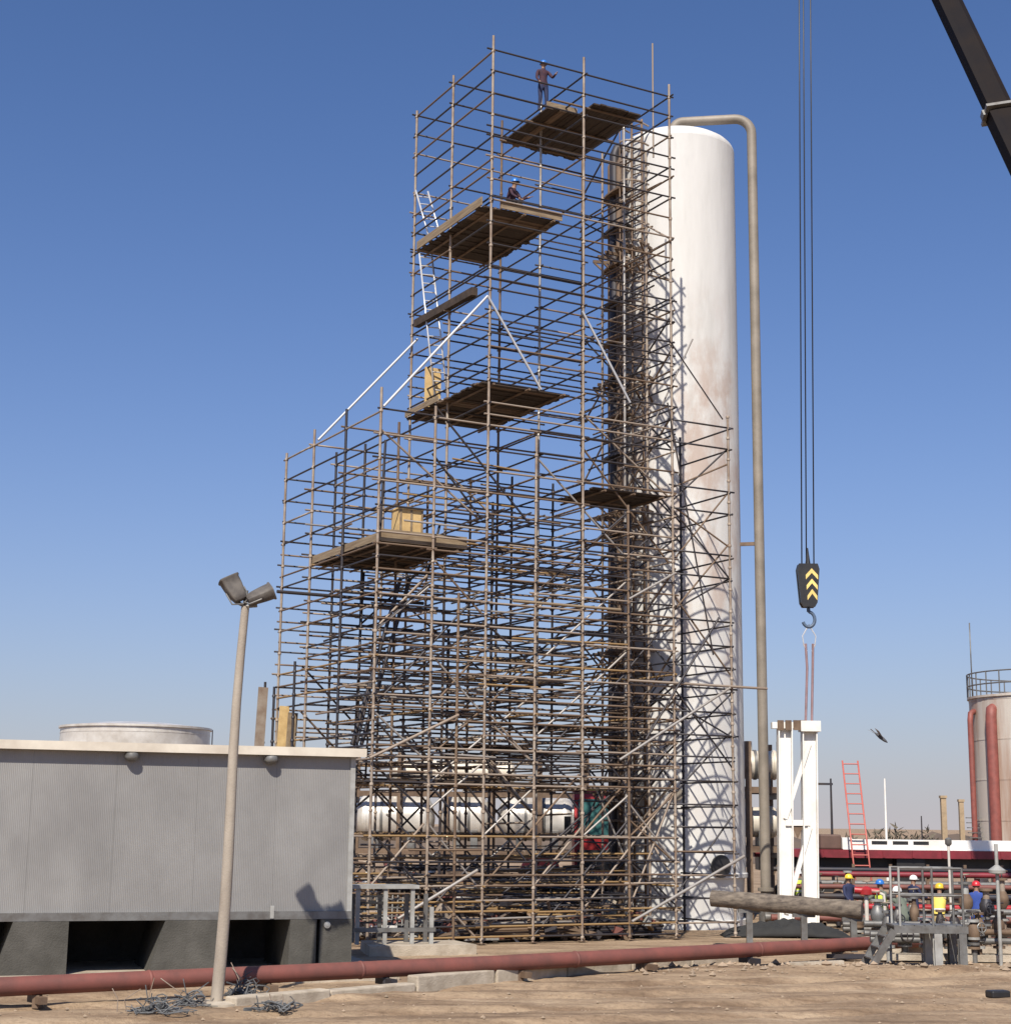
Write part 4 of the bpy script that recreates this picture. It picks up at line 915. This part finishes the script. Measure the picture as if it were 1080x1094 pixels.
# ================================================================== STEPS with handrail, HYDRANT, MANIFOLDS at right
SY = 39.6
p_l, p_r = at(934, 985, SY), at(1030, 990, SY); pz = .95
stp = thing('steel_stile', 'small grey steel step platform with handrails in front of the workers', 'step platform', vec((p_l.x + p_r.x) / 2, SY, 0))
xl, xr = at(950, 985, SY).x, at(1028, 985, SY).x
for y_ in (SY - .45, SY + .45):
    MB().bar(vec(xl, y_, pz - .08), vec(xr, y_, pz - .08), .08, .16).build('stringer', STEEL, stp)
    MB().bar(vec(xl, y_, pz - .1), vec(xl - .55, y_, .0), .1, .16).build('stair_stringer', STEEL, stp)
for i in range(7): 
    x_ = xl + (xr - xl) * (i + .5) / 7; MB().box((x_ - (xr - xl) / 14 + .01, SY - .4, pz - .02), (x_ + (xr - xl) / 14 - .01, SY + .4, pz + .02)).build('tread_plate', STEEL, stp)
for i in range(3): MB().box((xl - .55 + i * .17, SY - .4, .18 + i * .25), (xl - .33 + i * .17, SY + .4, .21 + i * .25)).build('step', STEEL, stp)
for px in (996, 1022):
    x_ = at(px, 1000, SY).x
    for y_ in (SY - .45, SY + .45): 
        g = MB(); g.box((x_ - .09, y_ - .09, -.05), (x_ + .09, y_ - .07, pz - .165)); g.box((x_ - .09, y_ + .07, -.05), (x_ + .09, y_ + .09, pz - .165)); g.box((x_ - .02, y_ - .07, -.05), (x_ + .02, y_ + .07, pz - .165)); g.build('leg', STEEL_L if px < 1000 else STEEL, stp)
for px in (957, 992, 1024):
    x_ = at(px, 985, SY).x
    for y_ in (SY - .42, SY + .42): MB().tube(vec(x_, y_, pz), vec(x_, y_, pz + 1.35), .03, 8).build('rail_post', STEEL_L if px == 957 else STEEL, stp)
for y_ in (SY - .42, SY + .42):
    for z in (.7, 1.33): MB().tube(vec(at(957, 985, SY).x, y_, pz + z), vec(at(1024, 985, SY).x, y_, pz + z), .026, 8).build('handrail', STEEL, stp)
hy = atz(927, 1012, 0); hyd = thing('fire_monitor', 'red fire monitor on a white post left of the step platform', 'fire monitor', hy)
WPOST = mat('off_white_post', (.6, .56, .5), .6)
hz = at(925, 957, hy.y).z
MB().tube(hy - vec(0, 0, .1), vec(hy.x, hy.y, hz), .06, 10).build('post', WPOST, hyd)
MB().lathe([(.08, 0), (.2, .03), (.2, .16), (.12, .22), (.05, .25)], 12, vec(hy.x, hy.y, hz)).build('valve_body', RED, hyd)
MB().tube(vec(hy.x - .32, hy.y, hz + .14), vec(hy.x + .34, hy.y - .1, hz + .1), .1, 10).build('nozzle', RED, hyd)
MB().path([vec(hy.x + .3, hy.y, hz + .1), vec(hy.x + .48, hy.y, hz + .02), vec(hy.x + .5, hy.y, hz - .2), vec(hy.x + .5, hy.y, 0)], .045, 8).build('drain_pipe', WPOST, hyd)
def handwheel(c, ax, r, m, parent):
    ax = Vector(ax).normalized(); u_ = vec(0, 0, 1) if abs(ax.z) < .9 else vec(1, 0, 0); x = ax.cross(u_).normalized(); y = ax.cross(x); g = MB()
    g.path([c + x * r * math.cos(2 * math.pi * k / 16) + y * r * math.sin(2 * math.pi * k / 16) for k in range(16)], .018, 6, closed=True)
    for k in range(4): g.tube(c, c + x * r * math.cos(math.pi / 2 * k) + y * r * math.sin(math.pi / 2 * k), .013, 5)
    g.build('handwheel', m, parent)
def manifold(label, px, Y, nr, m, ht, seed):
    q = random.Random(seed); c = at(px, 950, Y); t = thing('pipe_manifold', label, 'manifold', vec(c.x, Y, 0), 'valve manifolds at the right edge')
    x0 = c.x - .25 * nr
    for i in range(nr):
        x = x0 + .5 * i + q.uniform(-.05, .05); h = ht + q.uniform(-.35, .3); r = q.choice((.06, .075, .09)); y = Y + q.uniform(-.35, .35)
        MB().path([vec(x, y, -.05), vec(x, y, h * .5), vec(x, y, h)], r, 10).build('riser', m if q.random() < .6 else q.choice([T_RUST, STEEL, STEEL_L]), t)
        for z in (.35, h * .45, h * .5 + .08, h): MB().lathe([(r, -.03), (r * 2, -.03), (r * 2, .03), (r, .03)], 12, vec(x, y, z)).build('flange', q.choice([STEEL, T_RUST, STEEL_L]), t)
        MB().lathe([(r * 1.2, -.22), (r * 2.1, -.08), (r * 2.1, .08), (r * 1.2, .22)], 12, vec(x, y, h * .72)).build('valve_body', q.choice([STEEL, T_DARK, T_RUST]), t)
        wm_ = q.choice([STEEL, T_TAN, T_RUST, T_DARK, T_DARK])
        if i % 2: handwheel(vec(x, y - .3, h * .72), vec(q.uniform(-.6, .6), -1, .1), q.uniform(.11, .16), wm_, t); MB().tube(vec(x, y, h * .72), vec(x, y - .3, h * .72), .02, 6).build('stem', STEEL, t)
        else: MB().tube(vec(x, y, h), vec(x, y, h + .22), .02, 6).build('stem', STEEL, t); handwheel(vec(x, y, h + .22), vec(q.uniform(-.1, .1), q.uniform(-.1, .1), 1), q.uniform(.11, .17), wm_, t)
    for z in (.5, ht * .62): MB().tube(vec(x0 - .4, Y + .1, z), vec(x0 + .5 * nr, Y + .1, z), .08, 10).build('header', q.choice([T_RUST, STEEL, m]), t)
    MB().bar(vec(x0 - .3, Y, .1), vec(x0 + .5 * nr, Y, .1), .3, .16).build('sleeper', CONC, t)
manifold('rusty valve manifold at the right picture edge', 1066, 41.0, 4, T_RUST, 1.15, 3)
manifold('grey valve manifold behind the step platform', 990, 43.5, 5, STEEL, 1.2, 5)
manifold('dark low manifold under the red ladder', 900, 55.0, 5, T_DARK, 1.5, 8)
manifold('brown manifold close behind the yellow vested workers', 955, 45.2, 4, T_RUST, 1.0, 11)
manifold('tan manifold at the right edge behind the thin vent post', 1075, 43.8, 4, T_TAN, 1.7, 13)
manifold('low steel manifold under the step platform', 1000, 41.2, 5, STEEL, 1.0, 17)
vp = at(1065, 930, 40.2); vt = thing('vent_post', 'thin vent post with a pale round cap at the right edge', 'vent post', vec(vp.x, 40.2, 0))
MB().tube(vec(vp.x, 40.2, -.05), vec(vp.x, 40.2, at(1065, 902, 40.2).z), .045, 10).build('stem', STEEL_L, vt)
MB().lathe([(.05, .12), (.1, .08), (.21, 0), (.2, -.07), (.06, -.1)], 16, vp).build('cap', STEEL_L, vt)
vp = at(1013, 900, 44); vt = thing('vent_post', 'thin vent post with small dark cap rising beside the yellow worker', 'vent post', vec(vp.x, 44, 0))
MB().tube(vec(vp.x, 44, 0), vec(vp.x, 44, vp.z), .035, 8).build('stem', WPOST, vt); MB().lathe([(.04, -.1), (.09, -.05), (.09, .08), (.03, .12)], 12, vp).build('cap', STEEL, vt)
for lb, Y, zs_, ms_ in (('low run of red and grey pipes on sleepers behind the workers', 53.5, (.35, .35, .7, 1.0, 1.3), (REDPIPE, STEEL, RED, T_DARK, REDPIPE)), ('dark pipe run raised on trestles in front of the trailer', 57.5, (.5, .9, 1.3, 1.6, 1.75), (T_DARK, T_RUST, STEEL, DRED, T_DARK))):
    xa, xb = at(826, 950, Y).x, at(1110, 950, Y).x; t = thing('pipe_run', lb, 'pipe run', vec((xa + xb) / 2, Y, 0), 'pipe runs at the right')
    for i, (z, m_) in enumerate(zip(zs_, ms_)): MB().tube(vec(xa + R.uniform(-.4, 1.2), Y + i * .22, z), vec(xb, Y + i * .22, z + R.uniform(-.04, .04)), R.choice((.08, .1, .13)), 12).build('pipe', m_, t)
    for k in range(7):
        x = xa + (xb - xa) * (k + .3) / 7; g = MB(); g.bar(vec(x, Y - .2, zs_[0] - .2), vec(x, Y + 1.2, zs_[0] - .2), .14, .14); g.bar(vec(x, Y + 1.1, 0), vec(x, Y + 1.1, zs_[-1] + .2), .1, .1); g.bar(vec(x, Y - .15, 0), vec(x, Y - .15, zs_[0] - .1), .1, .1); g.build('trestle', T_RUST, t)
# black block at bottom right, stray timbers on the right bank
bl = atz(1064, 1064, .0); o = MB().box((-.16, -.12, -.05), (.26, .15, .1), M=Matrix.Translation(bl) @ Matrix.Rotation(.3, 4, 'Z')).build('black_block', BLACK, off=bl); tag(o, 'small black block on the sand at bottom right', 'block'); m = o.modifiers.new('b', 'BEVEL'); m.width = .035; m.segments = 2
for i, (px, py, L, a_) in enumerate(((870, 1030, 1.4, .2), (905, 1022, 1.0, -.3), (965, 1022, 1.1, .1))):
    c = atz(px, py, .1); d = vec(math.cos(a_), math.sin(a_), .03); single('timber_offcut', ('grey timber offcut lying before the pipe end', 'short dark timber beside the red pipe end', 'timber offcut under the step platform')[i], 'timber', c - d * L / 2, c + d * L / 2, .16, .1, (CONC, T_DARK, WOOD_L)[i])
# ================================================================== TANKS
def tank(label, px, Y, r, py_top, m, rail=True):
    c = at(px, 880, Y); zt2 = at(px, py_top, Y - r * .0).z; t = thing('storage_tank', label, 'tank', vec(c.x, Y, 0)); o3 = vec(c.x, Y, 0)
    for k in range(1, int(zt2 / 1.8) + 1): MB().lathe([(r - .01, -.03), (r + .012, -.03), (r + .012, .03), (r - .01, .03)], 56, o3 + vec(0, 0, k * 1.8), smooth=False).build('weld_seam', m, t)
    MB().lathe([(r, 0), (r, zt2)], 56, o3).build('shell', m, t)
    MB().lathe([(r + .08, zt2 + .002), (r + .08, zt2 + .1), (r * .5, zt2 + .3), (.1, zt2 + .4)], 56, o3).build('roof', m, t)
    if rail:
        for i in range(28):
            a_ = 2 * math.pi * i / 28; p_ = o3 + vec(math.cos(a_) * (r + .05), math.sin(a_) * (r + .05), zt2 + .1); rod('rail_post', p_, p_ + vec(0, 0, 1.05), .03, STEEL, t)
        for z in (.5, 1.05): MB().path([o3 + vec(math.cos(2 * math.pi * i / 48) * (r + .05), math.sin(2 * math.pi * i / 48) * (r + .05), zt2 + .1 + z) for i in range(48)], .035, 6, closed=True).build('handrail', STEEL, t)
    return t, o3, zt2
RUSTW = mat('rust_streaked_cream', (.5, .455, .4), .6, c2=(.3, .17, .11), scale=1.0, stretch=(1.4, 1.4, .12), lo=.3, hi=.55)
t, o3, zt2 = tank('tall cream storage tank with red pipes at the right edge', 1121, 75, 3.3, 748, RUSTW)
for px, r_, ztp in ((1052, .13, zt2 - .6), (1067, .25, zt2 - .5)):
    x_ = at(px, 850, 72.6).x; dy = math.sqrt(max(.1, 3.3 ** 2 - (x_ - o3.x) ** 2)); y_ = 75 - dy - .32
    MB().path([vec(x_, y_, 0), vec(x_, y_, ztp - .4), vec(x_ + .05, y_ + .05, ztp - .1), vec(x_ + .25, y_ + .25, ztp), vec(x_ + .6, y_ + .6, ztp)], r_, 12).build('red_riser', mat('riser_red', (.25, .07, .055), .6, c2=(.17, .05, .04)), t)
for i in range(16):
    a_ = rad(200 - i * 0.8); z = .4 + i * .22; p_ = o3 + vec(math.cos(a_) * 3.65, math.sin(a_) * 3.65, z); MB().bar(p_ - vec(.3, 0, 0), p_ + vec(.3, 0, 0), .22, .04).build('stair_tread', STEEL, t)
MB().tube(o3 + vec(-3.1, .5, zt2 + .1), o3 + vec(-3.1, .5, zt2 + 3.6), .03, 6).build('antenna', STEEL, t)
tank('low white round tank behind the shed roof', 140, 78, 3.5, 780, VESSEL, False)
# ================================================================== FAR GROUND: banks, posts, shrubs, poles
FARM = mat('far_earth', (.14, .1, .075), .95, c2=(.08, .06, .045), scale=.2)
def bank(px0, px1, Y, h, label):
    a = at(px0, 885, Y).x; b_ = at(px1, 885, Y).x; n_ = 60; g = MB(); vs = []
    for i in range(n_):
        x = a + (b_ - a) * i / (n_ - 1); hh_ = h * (.7 + .4 * noise.noise((x * .11, Y, 0)) + .15 * noise.noise((x * .6, Y, 2))) * min(1, 6 * min(i, n_ - 1 - i) / n_ + .05)
        vs += [vec(x, Y - 5, -.1), vec(x, Y - 1, hh_ * .8), vec(x, Y + 1, hh_), vec(x, Y + 7, -.1)]
    g.add(vs, [(i * 4 + k, (i + 1) * 4 + k, (i + 1) * 4 + k + 1, i * 4 + k + 1) for i in range(n_ - 1) for k in range(3)]); o = g.build('earth_bank', FARM, off=vec((a + b_) / 2, Y, 0)); o['label'] = label; struct(o)
bank(700, 1500, 150, 3.2, 'low brown earth bank far behind the trailer'); bank(-400, 720, 190, 3.6, 'low brown earth bank far behind the scaffold')
for i, (px, py, Y, wd) in enumerate(((1009, 853, 130, .4), (1028, 857, 132, .36))):
    b_ = at(px, 895, Y); t_ = at(px, py, Y); o = MB(); o.box((-wd / 2, -wd / 2, 0), (wd / 2, wd / 2, t_.z), M=Matrix.Translation(vec(b_.x, Y, 0))); o.box((-wd * .65, -wd * .65, t_.z + .003), (wd * .65, wd * .65, t_.z + .2), M=Matrix.Translation(vec(b_.x, Y, 0)))
    o = o.build('concrete_pillar', mat('ochre_concrete', (.36, .27, .17), .9), off=vec(b_.x, Y, 0)); tag(o, ('left of two distant ochre pillars beside the tank', 'right of two distant ochre pillars, next to the tank stairs')[i], 'pillar', 'distant ochre pillars')
def far_pole(px, py, Y, label, m, cross=0):
    b_ = at(px, 895, Y); z = at(px, py, Y).z; t = thing('utility_pole', label, 'pole', vec(b_.x, Y, 0), 'distant poles')
    MB().tube(vec(b_.x, Y, 0), vec(b_.x, Y, z), .09, 8, r2=.05).build('shaft', m, t)
    if cross: MB().bar(vec(b_.x - cross, Y, z - .3), vec(b_.x + .1, Y, z - .3), .12, .12).build('arm', m, t)
far_pole(947, 832, 95, 'thin white pole under the flying bird', WHITE); far_pole(985, 872, 140, 'short dark pole on the far bank', T_DARK); far_pole(889, 832, 90, 'dark pole with a level arm left of the red ladder', T_DARK, 1.6)
far_pole(222, 780, 150, 'thin pole beyond the white tank roof', T_DARK)
LEAF = mat('dusty_leaf', (.12, .1, .07), .8, c2=(.08, .065, .045))
def bush(px, py, Y, w_, h_, label, m, n_=260, name='shrub', grp='far shrubs', base=None):
    b_ = at(px, py, Y) if base is None else base; b_.z = 0 if base is None else base.z; q = random.Random(int(px)); t = thing(name, label, 'shrub', b_, grp); g = MB(); s = MB()
    for k in range(7): 
        a_ = q.uniform(0, 6.28); e = b_ + vec(math.cos(a_) * w_ * .3, math.sin(a_) * w_ * .3, h_ * q.uniform(.4, .8)); s.tube(b_, e, .02 * h_, 5, r2=.006 * h_)
    for k in range(n_):
        a_ = q.uniform(0, 6.28); f_ = math.sqrt(q.random()); zz = q.random(); p_ = b_ + vec(math.cos(a_) * w_ / 2 * f_ * (1 - .4 * zz), math.sin(a_) * w_ / 2 * f_ * (1 - .4 * zz), h_ * zz * (1 - .45 * f_) + .03)
        d = vec(q.gauss(0, 1), q.gauss(0, 1), q.gauss(.7, .7)).normalized(); x = d.orthogonal().normalized(); L = h_ * q.uniform(.1, .22); wd = L * .18
        g.add([p_ - x * wd, p_ + x * wd, p_ + d * L * .6 + x * wd * .7, p_ + d * L, p_ + d * L * .6 - x * wd * .7], [(0, 1, 2, 3, 4)])
    s.build('stems', T_RUST, t); g.build('foliage', m, t)
for i, px in enumerate((905, 936, 956, 974, 990)): bush(px, 892, 120 + i * 5, 3.0, R.uniform(2.9, 4.0), '%s dusty shrub on the far bank counting from the red ladder' % ('first', 'second', 'third', 'fourth', 'fifth')[i], LEAF, 220)
CABLE = mat('dusty_cable', (.13, .135, .14), .7, c2=(.05, .052, .055), scale=4)
for px, py, w_, h_, nl, lb in ((168, 1083, 1.2, .3, 34, 'grey tangle of scrap cable left of the lamp post foot'), (203, 1075, .9, .28, 22, 'smaller scrap cable tangle close left of the lamp post'), (261, 1066, .55, .42, 30, 'tight round coil of scrap cable just right of the lamp post'), (295, 1081, .9, .22, 24, 'flat scatter of scrap cable right of the lamp post')):
    c = atz(px, py, 0); q = random.Random(px); t = thing('cable_heap', lb, 'cable', c, 'scrap cable round the lamp post')
    g = MB()
    for k in range(nl):
        a0 = q.uniform(0, 6.28); o_ = vec(q.gauss(0, w_ * .2), q.gauss(0, .16), 0); rr = q.uniform(.08, .2) * (1.2 if nl == 30 else 1); n_ = q.randint(6, 12); tz = q.uniform(0, h_); pts = []
        for i in range(n_):
            th = a0 + i * .55; fz = (1 - min(1, abs(o_.x) / (w_ * .55)))
            pts.append(c + o_ + vec(math.cos(th) * rr * q.uniform(.8, 1.5), math.sin(th) * rr * .7, .015 + tz * fz * abs(math.sin(th * .8 + a0))))
        g.path(pts, q.choice((.008, .011, .016)), 5)
    g.build('loop', CABLE, t)
    for k in range(4):
        b_ = c + vec(q.gauss(0, w_ * .25), q.gauss(0, .1), .02); MB().path([b_, b_ + vec(q.gauss(0, .08), 0, h_ * .7), b_ + vec(q.gauss(0, .15), 0, h_ * q.uniform(1, 1.6))], .01, 5).build('loose_end', T_TAN if k % 2 else CABLE, t)
# bird
bc = at(941, 788, 60); bird = thing('bird', 'grey bird flying against the sky right of the white frame', 'bird', bc)
g = MB(); ax = vec(.75, 0, -.6).normalized(); g.lathe([(.01, -.28), (.05, -.2), (.075, 0), (.06, .14), (.05, .2), (.035, .25), (.008, .31)], 10, bc, ax)
g.build('body', mat('grey_feather', (.09, .09, .1), .8), bird)
for s, lf in ((-1, .62), (1, .55)):
    g = MB(); r0 = bc + ax * .1 + vec(0, s * .05, .03); r1 = bc - ax * .1 + vec(0, s * .05, .03); t1 = bc + vec(-.18, s * lf * .8, .2); t2 = bc + vec(-.36, s * lf, .3)
    g.prism([r0, t1, t2, r1], (0, 0, .012)); g.build('wing', mat('wing_feather', (.4, .4, .4), .8), bird)
g = MB(); q = bc - ax * .22; g.prism([q + vec(0, -.03, 0), q + vec(0, .03, 0), q - ax * .25 + vec(0, .09, 0), q - ax * .25 + vec(0, -.09, 0)], (0, 0, .01)); g.build('tail', MATS['wing_feather'], bird)

# ================================================================== PEOPLE
SKIN = mat('skin', (.3, .17, .11), .6); BOOT = mat('boot', (.04, .03, .025), .7); HIVIS = mat('hi_vis_vest', (.62, .75, .08), .6, c2=(.5, .62, .06)); STRIPE = mat('reflective_stripe', (.7, .7, .68), .4)
NAVY = mat('navy_coverall', (.018, .025, .075), .8); BLUE = mat('blue_coverall', (.03, .07, .3), .8); TANC = mat('tan_coverall', (.55, .42, .2), .8); MAROON = mat('maroon_coverall', (.06, .02, .028), .85, c2=(.03, .014, .03), scale=9); DGREY = mat('dark_clothes', (.035, .032, .035), .85); GREENC = mat('grey_green_clothes', (.13, .15, .12), .85)
H_BLUE = mat('blue_helmet', (.03, .16, .5), .35); H_RED = mat('red_helmet', (.55, .03, .04), .35); H_WHITE = mat('white_helmet', (.8, .8, .78), .35); H_YEL = mat('yellow_helmet', (.8, .55, .05), .35)
def person(loc, yaw, label, top, legs, helmet, pose='stand', vest=None, scale=1.0, armL=(25, 40), armR=(15, 20), lean=0):
    M = Matrix.Translation(loc) @ Matrix.Rotation(yaw, 4, 'Z') @ Matrix.Scale(scale, 4)   # faces local -y
    J = {}; hip = .93
    crouch = pose == 'crouch'
    if crouch: hip = .45
    J['pelvis'] = vec(0, 0, hip); ln = rad(lean + (18 if crouch else 0)); f = lambda d, base: base + vec(0, -math.sin(ln) * d, math.cos(ln) * d)
    J['waist'] = f(.16, J['pelvis']); J['chest'] = f(.38, J['pelvis']); J['neck'] = f(.55, J['pelvis']); J['headb'] = f(.605, J['pelvis']); J['head'] = J['headb'] + vec(0, -.02, .09); J['crown'] = J['head'] + vec(0, .005, .1)
    E_ = [('pelvis', 'waist'), ('waist', 'chest'), ('chest', 'neck'), ('neck', 'headb'), ('headb', 'head'), ('head', 'crown')]
    rad_ = dict(pelvis=(.15, .115), waist=(.14, .105), chest=(.165, .115), neck=(.065, .065), headb=(.062, .07), head=(.078, .096), crown=(.06, .075))
    hands = []
    for s, nm, ar in ((-1, 'L', armL), (1, 'R', armR)):
        sh = f(.48, J['pelvis']) + vec(s * .19, 0, 0); a1, a2 = rad(ar[0]), rad(ar[0] + ar[1]); el = sh + vec(s * .06, -math.sin(a1) * .28, -math.cos(a1) * .28); wr = el + vec(-s * .02, -math.sin(a2) * .25, -math.cos(a2) * .25); ha = wr + (wr - el).normalized() * .08
        for k_, p_, r_ in (('sh', sh, .065), ('el', el, .046), ('wr', wr, .032), ('ha', ha, .036)): J[k_ + nm] = p_; rad_[k_ + nm] = (r_, r_)
        E_ += [('chest', 'sh' + nm), ('sh' + nm, 'el' + nm), ('el' + nm, 'wr' + nm), ('wr' + nm, 'ha' + nm)]; hands.append((ha, (wr - el).normalized(), s))
        hp = J['pelvis'] + vec(s * .1, 0, -.05)
        if crouch: kn = vec(s * .17, -.36, .5); an = vec(s * .15, -.1, .1); toe = vec(s * .17, -.27, .05)
        elif pose == 'walk': kn = vec(s * .11, -.12 * s - .05, .5); an = vec(s * .11, -.16 * s + .06, .1); toe = an + vec(s * .02, -.17, -.055)
        else: kn = vec(s * .11, -.03, .5); an = vec(s * .13, .02, .1); toe = vec(s * .15, -.15, .045)
        for k_, p_, r_ in (('hp', hp, .095), ('kn', kn, .064), ('an', an, .048), ('to', toe, .042)): J[k_ + nm] = p_; rad_[k_ + nm] = (r_, r_)
        E_ += [('pelvis', 'hp' + nm), ('hp' + nm, 'kn' + nm), ('kn' + nm, 'an' + nm), ('an' + nm, 'to' + nm)]
    keys = list(J); me = bpy.data.meshes.new('body'); me.from_pydata([J[k_] for k_ in keys], [(keys.index(a_), keys.index(b_)) for a_, b_ in E_], [])
    o = bpy.data.objects.new('body_tmp', me); col.objects.link(o); md = o.modifiers.new('skin', 'SKIN'); o.modifiers.new('sub', 'SUBSURF').levels = 1
    for i, k_ in enumerate(keys): sv = me.skin_vertices[0].data[i]; sv.radius = rad_[k_]; sv.use_root = (k_ == 'pelvis')
    dg = bpy.context.evaluated_depsgraph_get(); em = bpy.data.meshes.new_from_object(o.evaluated_get(dg)); bpy.data.objects.remove(o)
    g = MB()
    for v_ in em.vertices: g.v.append(M @ v_.co)
    segs = [(a_, b_) for a_, b_ in E_]
    def which(c):
        best = (9, None)
        for a_, b_ in segs:
            A, B = J[a_], J[b_]; t_ = max(0, min(1, (c - A).dot(B - A) / max(1e-6, (B - A).length_squared))); d_ = (c - A - (B - A) * t_).length
            if d_ < best[0]: best = (d_, b_)
        b_ = best[1]
        if b_ in ('headb', 'head', 'crown') or b_.startswith('ha'): return 2
        if b_.startswith('to'): return 3
        if b_.startswith(('hp', 'kn', 'an')): return 1
        return 0
    for p_ in em.polygons: g.f.append(tuple(p_.vertices)); g.m.append(which(p_.center)); g.sm.append(True)
    hd = J['head']
    def dab(c, r_, mi): g.lathe([(r_ * .3, -r_), (r_ * .85, -r_ * .5), (r_, 0), (r_ * .85, r_ * .5), (r_ * .3, r_)], 8, M @ c, mi=mi)
    dab(hd + vec(0, -.1, -.005), .018, 2); dab(hd + vec(-.03, -.088, .02), .011, 3); dab(hd + vec(.03, -.088, .02), .011, 3); dab(hd + vec(0, -.09, -.045), .012, 3); dab(hd + vec(-.08, .01, .0), .022, 2); dab(hd + vec(.08, .01, .0), .022, 2)
    for ha, d_, s in hands:                                # fingers and thumb, slightly curled
        for k_, (ox, ln_) in enumerate(((-.027, .07), (-.009, .08), (.009, .075), (.027, .06))):
            b0_ = ha + d_ * .02 + vec(0, ox, 0); g.path([M @ b0_, M @ (b0_ + d_ * ln_ * .5), M @ (b0_ + d_ * ln_ * .9 + vec(-s * .02, 0, 0))], .0095 * scale, 5, 2)
        b0_ = ha - d_ * .02; g.path([M @ b0_, M @ (b0_ + vec(-s * .01, -.04, 0) + d_ * .03), M @ (b0_ + vec(-s * .015, -.045, 0) + d_ * .06)], .011 * scale, 5, 2)
    t = thing('person', label, 'person', loc, None)
    g.build('body', [top, legs, SKIN, BOOT], t)
    c = M @ (hd + vec(0, 0, .022)); S_ = scale
    hm = MB().lathe([(.128 * S_, 0), (.126 * S_, .03 * S_), (.112 * S_, .08 * S_), (.08 * S_, .118 * S_), (.03 * S_, .138 * S_)], 16, c).build('helmet', helmet, t)
    bv = M.to_3x3() @ vec(0, -1, 0); bx_ = M.to_3x3() @ vec(1, 0, 0)
    MB().prism([c + bx_ * .1 + bv * .05, c + bx_ * .08 + bv * .16, c - bx_ * .08 + bv * .16, c - bx_ * .1 + bv * .05], (0, 0, .012)).build('peak', helmet, t)
    if vest:
        vm = MB(); ringz = [.02, .14, .28, .4, .5]; rx = [.175, .17, .185, .19, .14]; ry = [.145, .135, .14, .14, .1]; n_ = 20; vs = []; fs = []
        for z_, a_, b_ in zip(ringz, rx, ry):
            for k_ in range(n_):
                th = 2 * math.pi * k_ / n_; vs.append(M @ (f(z_, J['pelvis']) + vec(a_ * math.cos(th), b_ * math.sin(th), 0)))
        for i in range(4):
            for k_ in range(n_): fs.append((i * n_ + k_, i * n_ + (k_ + 1) % n_, (i + 1) * n_ + (k_ + 1) % n_, (i + 1) * n_ + k_))
        vm.add(vs, fs, smooth=True); vo = vm.build('vest', vest, t)
        sm = MB(); vs = []
        for z_ in (.12, .17):
            for k_ in range(n_): th = 2 * math.pi * k_ / n_; vs.append(M @ (f(z_, J['pelvis']) + vec(.182 * math.cos(th), .147 * math.sin(th), 0)))
        sm.add(vs, [(k_, (k_ + 1) % n_, (k_ + 1) % n_ + n_, k_ + n_) for k_ in range(n_)], smooth=True); sm.build('stripe', STRIPE, vo)
    return t
person(P(5.97, 1.55, 25.19), rad(25), 'worker in blue helmet and dark red jacket standing on the highest platform', MAROON, NAVY, H_BLUE, armL=(10, 30), armR=(35, 55))
person(P(4.35, .75, 21.08), rad(60), 'worker in dark clothes crouching on the second highest platform', MAROON, DGREY, H_BLUE, 'crouch', armL=(25, 30), armR=(30, 60))
def head_at(px, py, Y): q = at(px, py, Y); return vec(q.x, Y, 0), q.z / 1.79
def ground_person(px, py, Y, yaw, label, *a_, **k_):
    loc, s = head_at(px, py, Y); person(loc, yaw, label, *a_, **k_)
ground_person(940, 931, 47, rad(-60), 'worker in bright blue helmet and yellow vest left of the step platform', GREENC, NAVY, H_BLUE, vest=HIVIS, armL=(50, 60), armR=(30, 60))
ground_person(1042, 931, 46.5, rad(160), 'worker in blue coverall and red helmet at the right edge', BLUE, BLUE, H_RED, armL=(30, 70), armR=(40, 60))
ground_person(1001, 937, 45, rad(150), 'worker in tan coverall and yellow vest behind the step platform', TANC, TANC, H_YEL, vest=mat('yellow_vest', (.75, .6, .12), .7), lean=18, armL=(60, 30), armR=(60, 20))
ground_person(975, 932, 51.5, rad(120), 'worker in navy with white helmet between the manifold wheels', NAVY, NAVY, H_WHITE, armL=(20, 60), armR=(20, 50))
ground_person(853, 925, 56.5, rad(190), 'worker in bright yellow vest seen through the white steel frame', GREENC, NAVY, H_WHITE, vest=HIVIS)
ground_person(906, 934, 52, rad(30), 'worker in navy coverall standing behind the lagged pipe end', NAVY, NAVY, H_YEL, armL=(20, 30), armR=(50, 50))
ground_person(966, 938, 44.3, rad(200), 'worker in grey-green clothes bending over the brown manifold', GREENC, GREENC, H_WHITE, lean=35, armL=(70, 20), armR=(60, 30))
ground_person(462, 926, 53, rad(-30), 'worker in dark clothes standing behind the scaffold middle', DGREY, DGREY, H_WHITE, armL=(10, 10), armR=(20, 30))
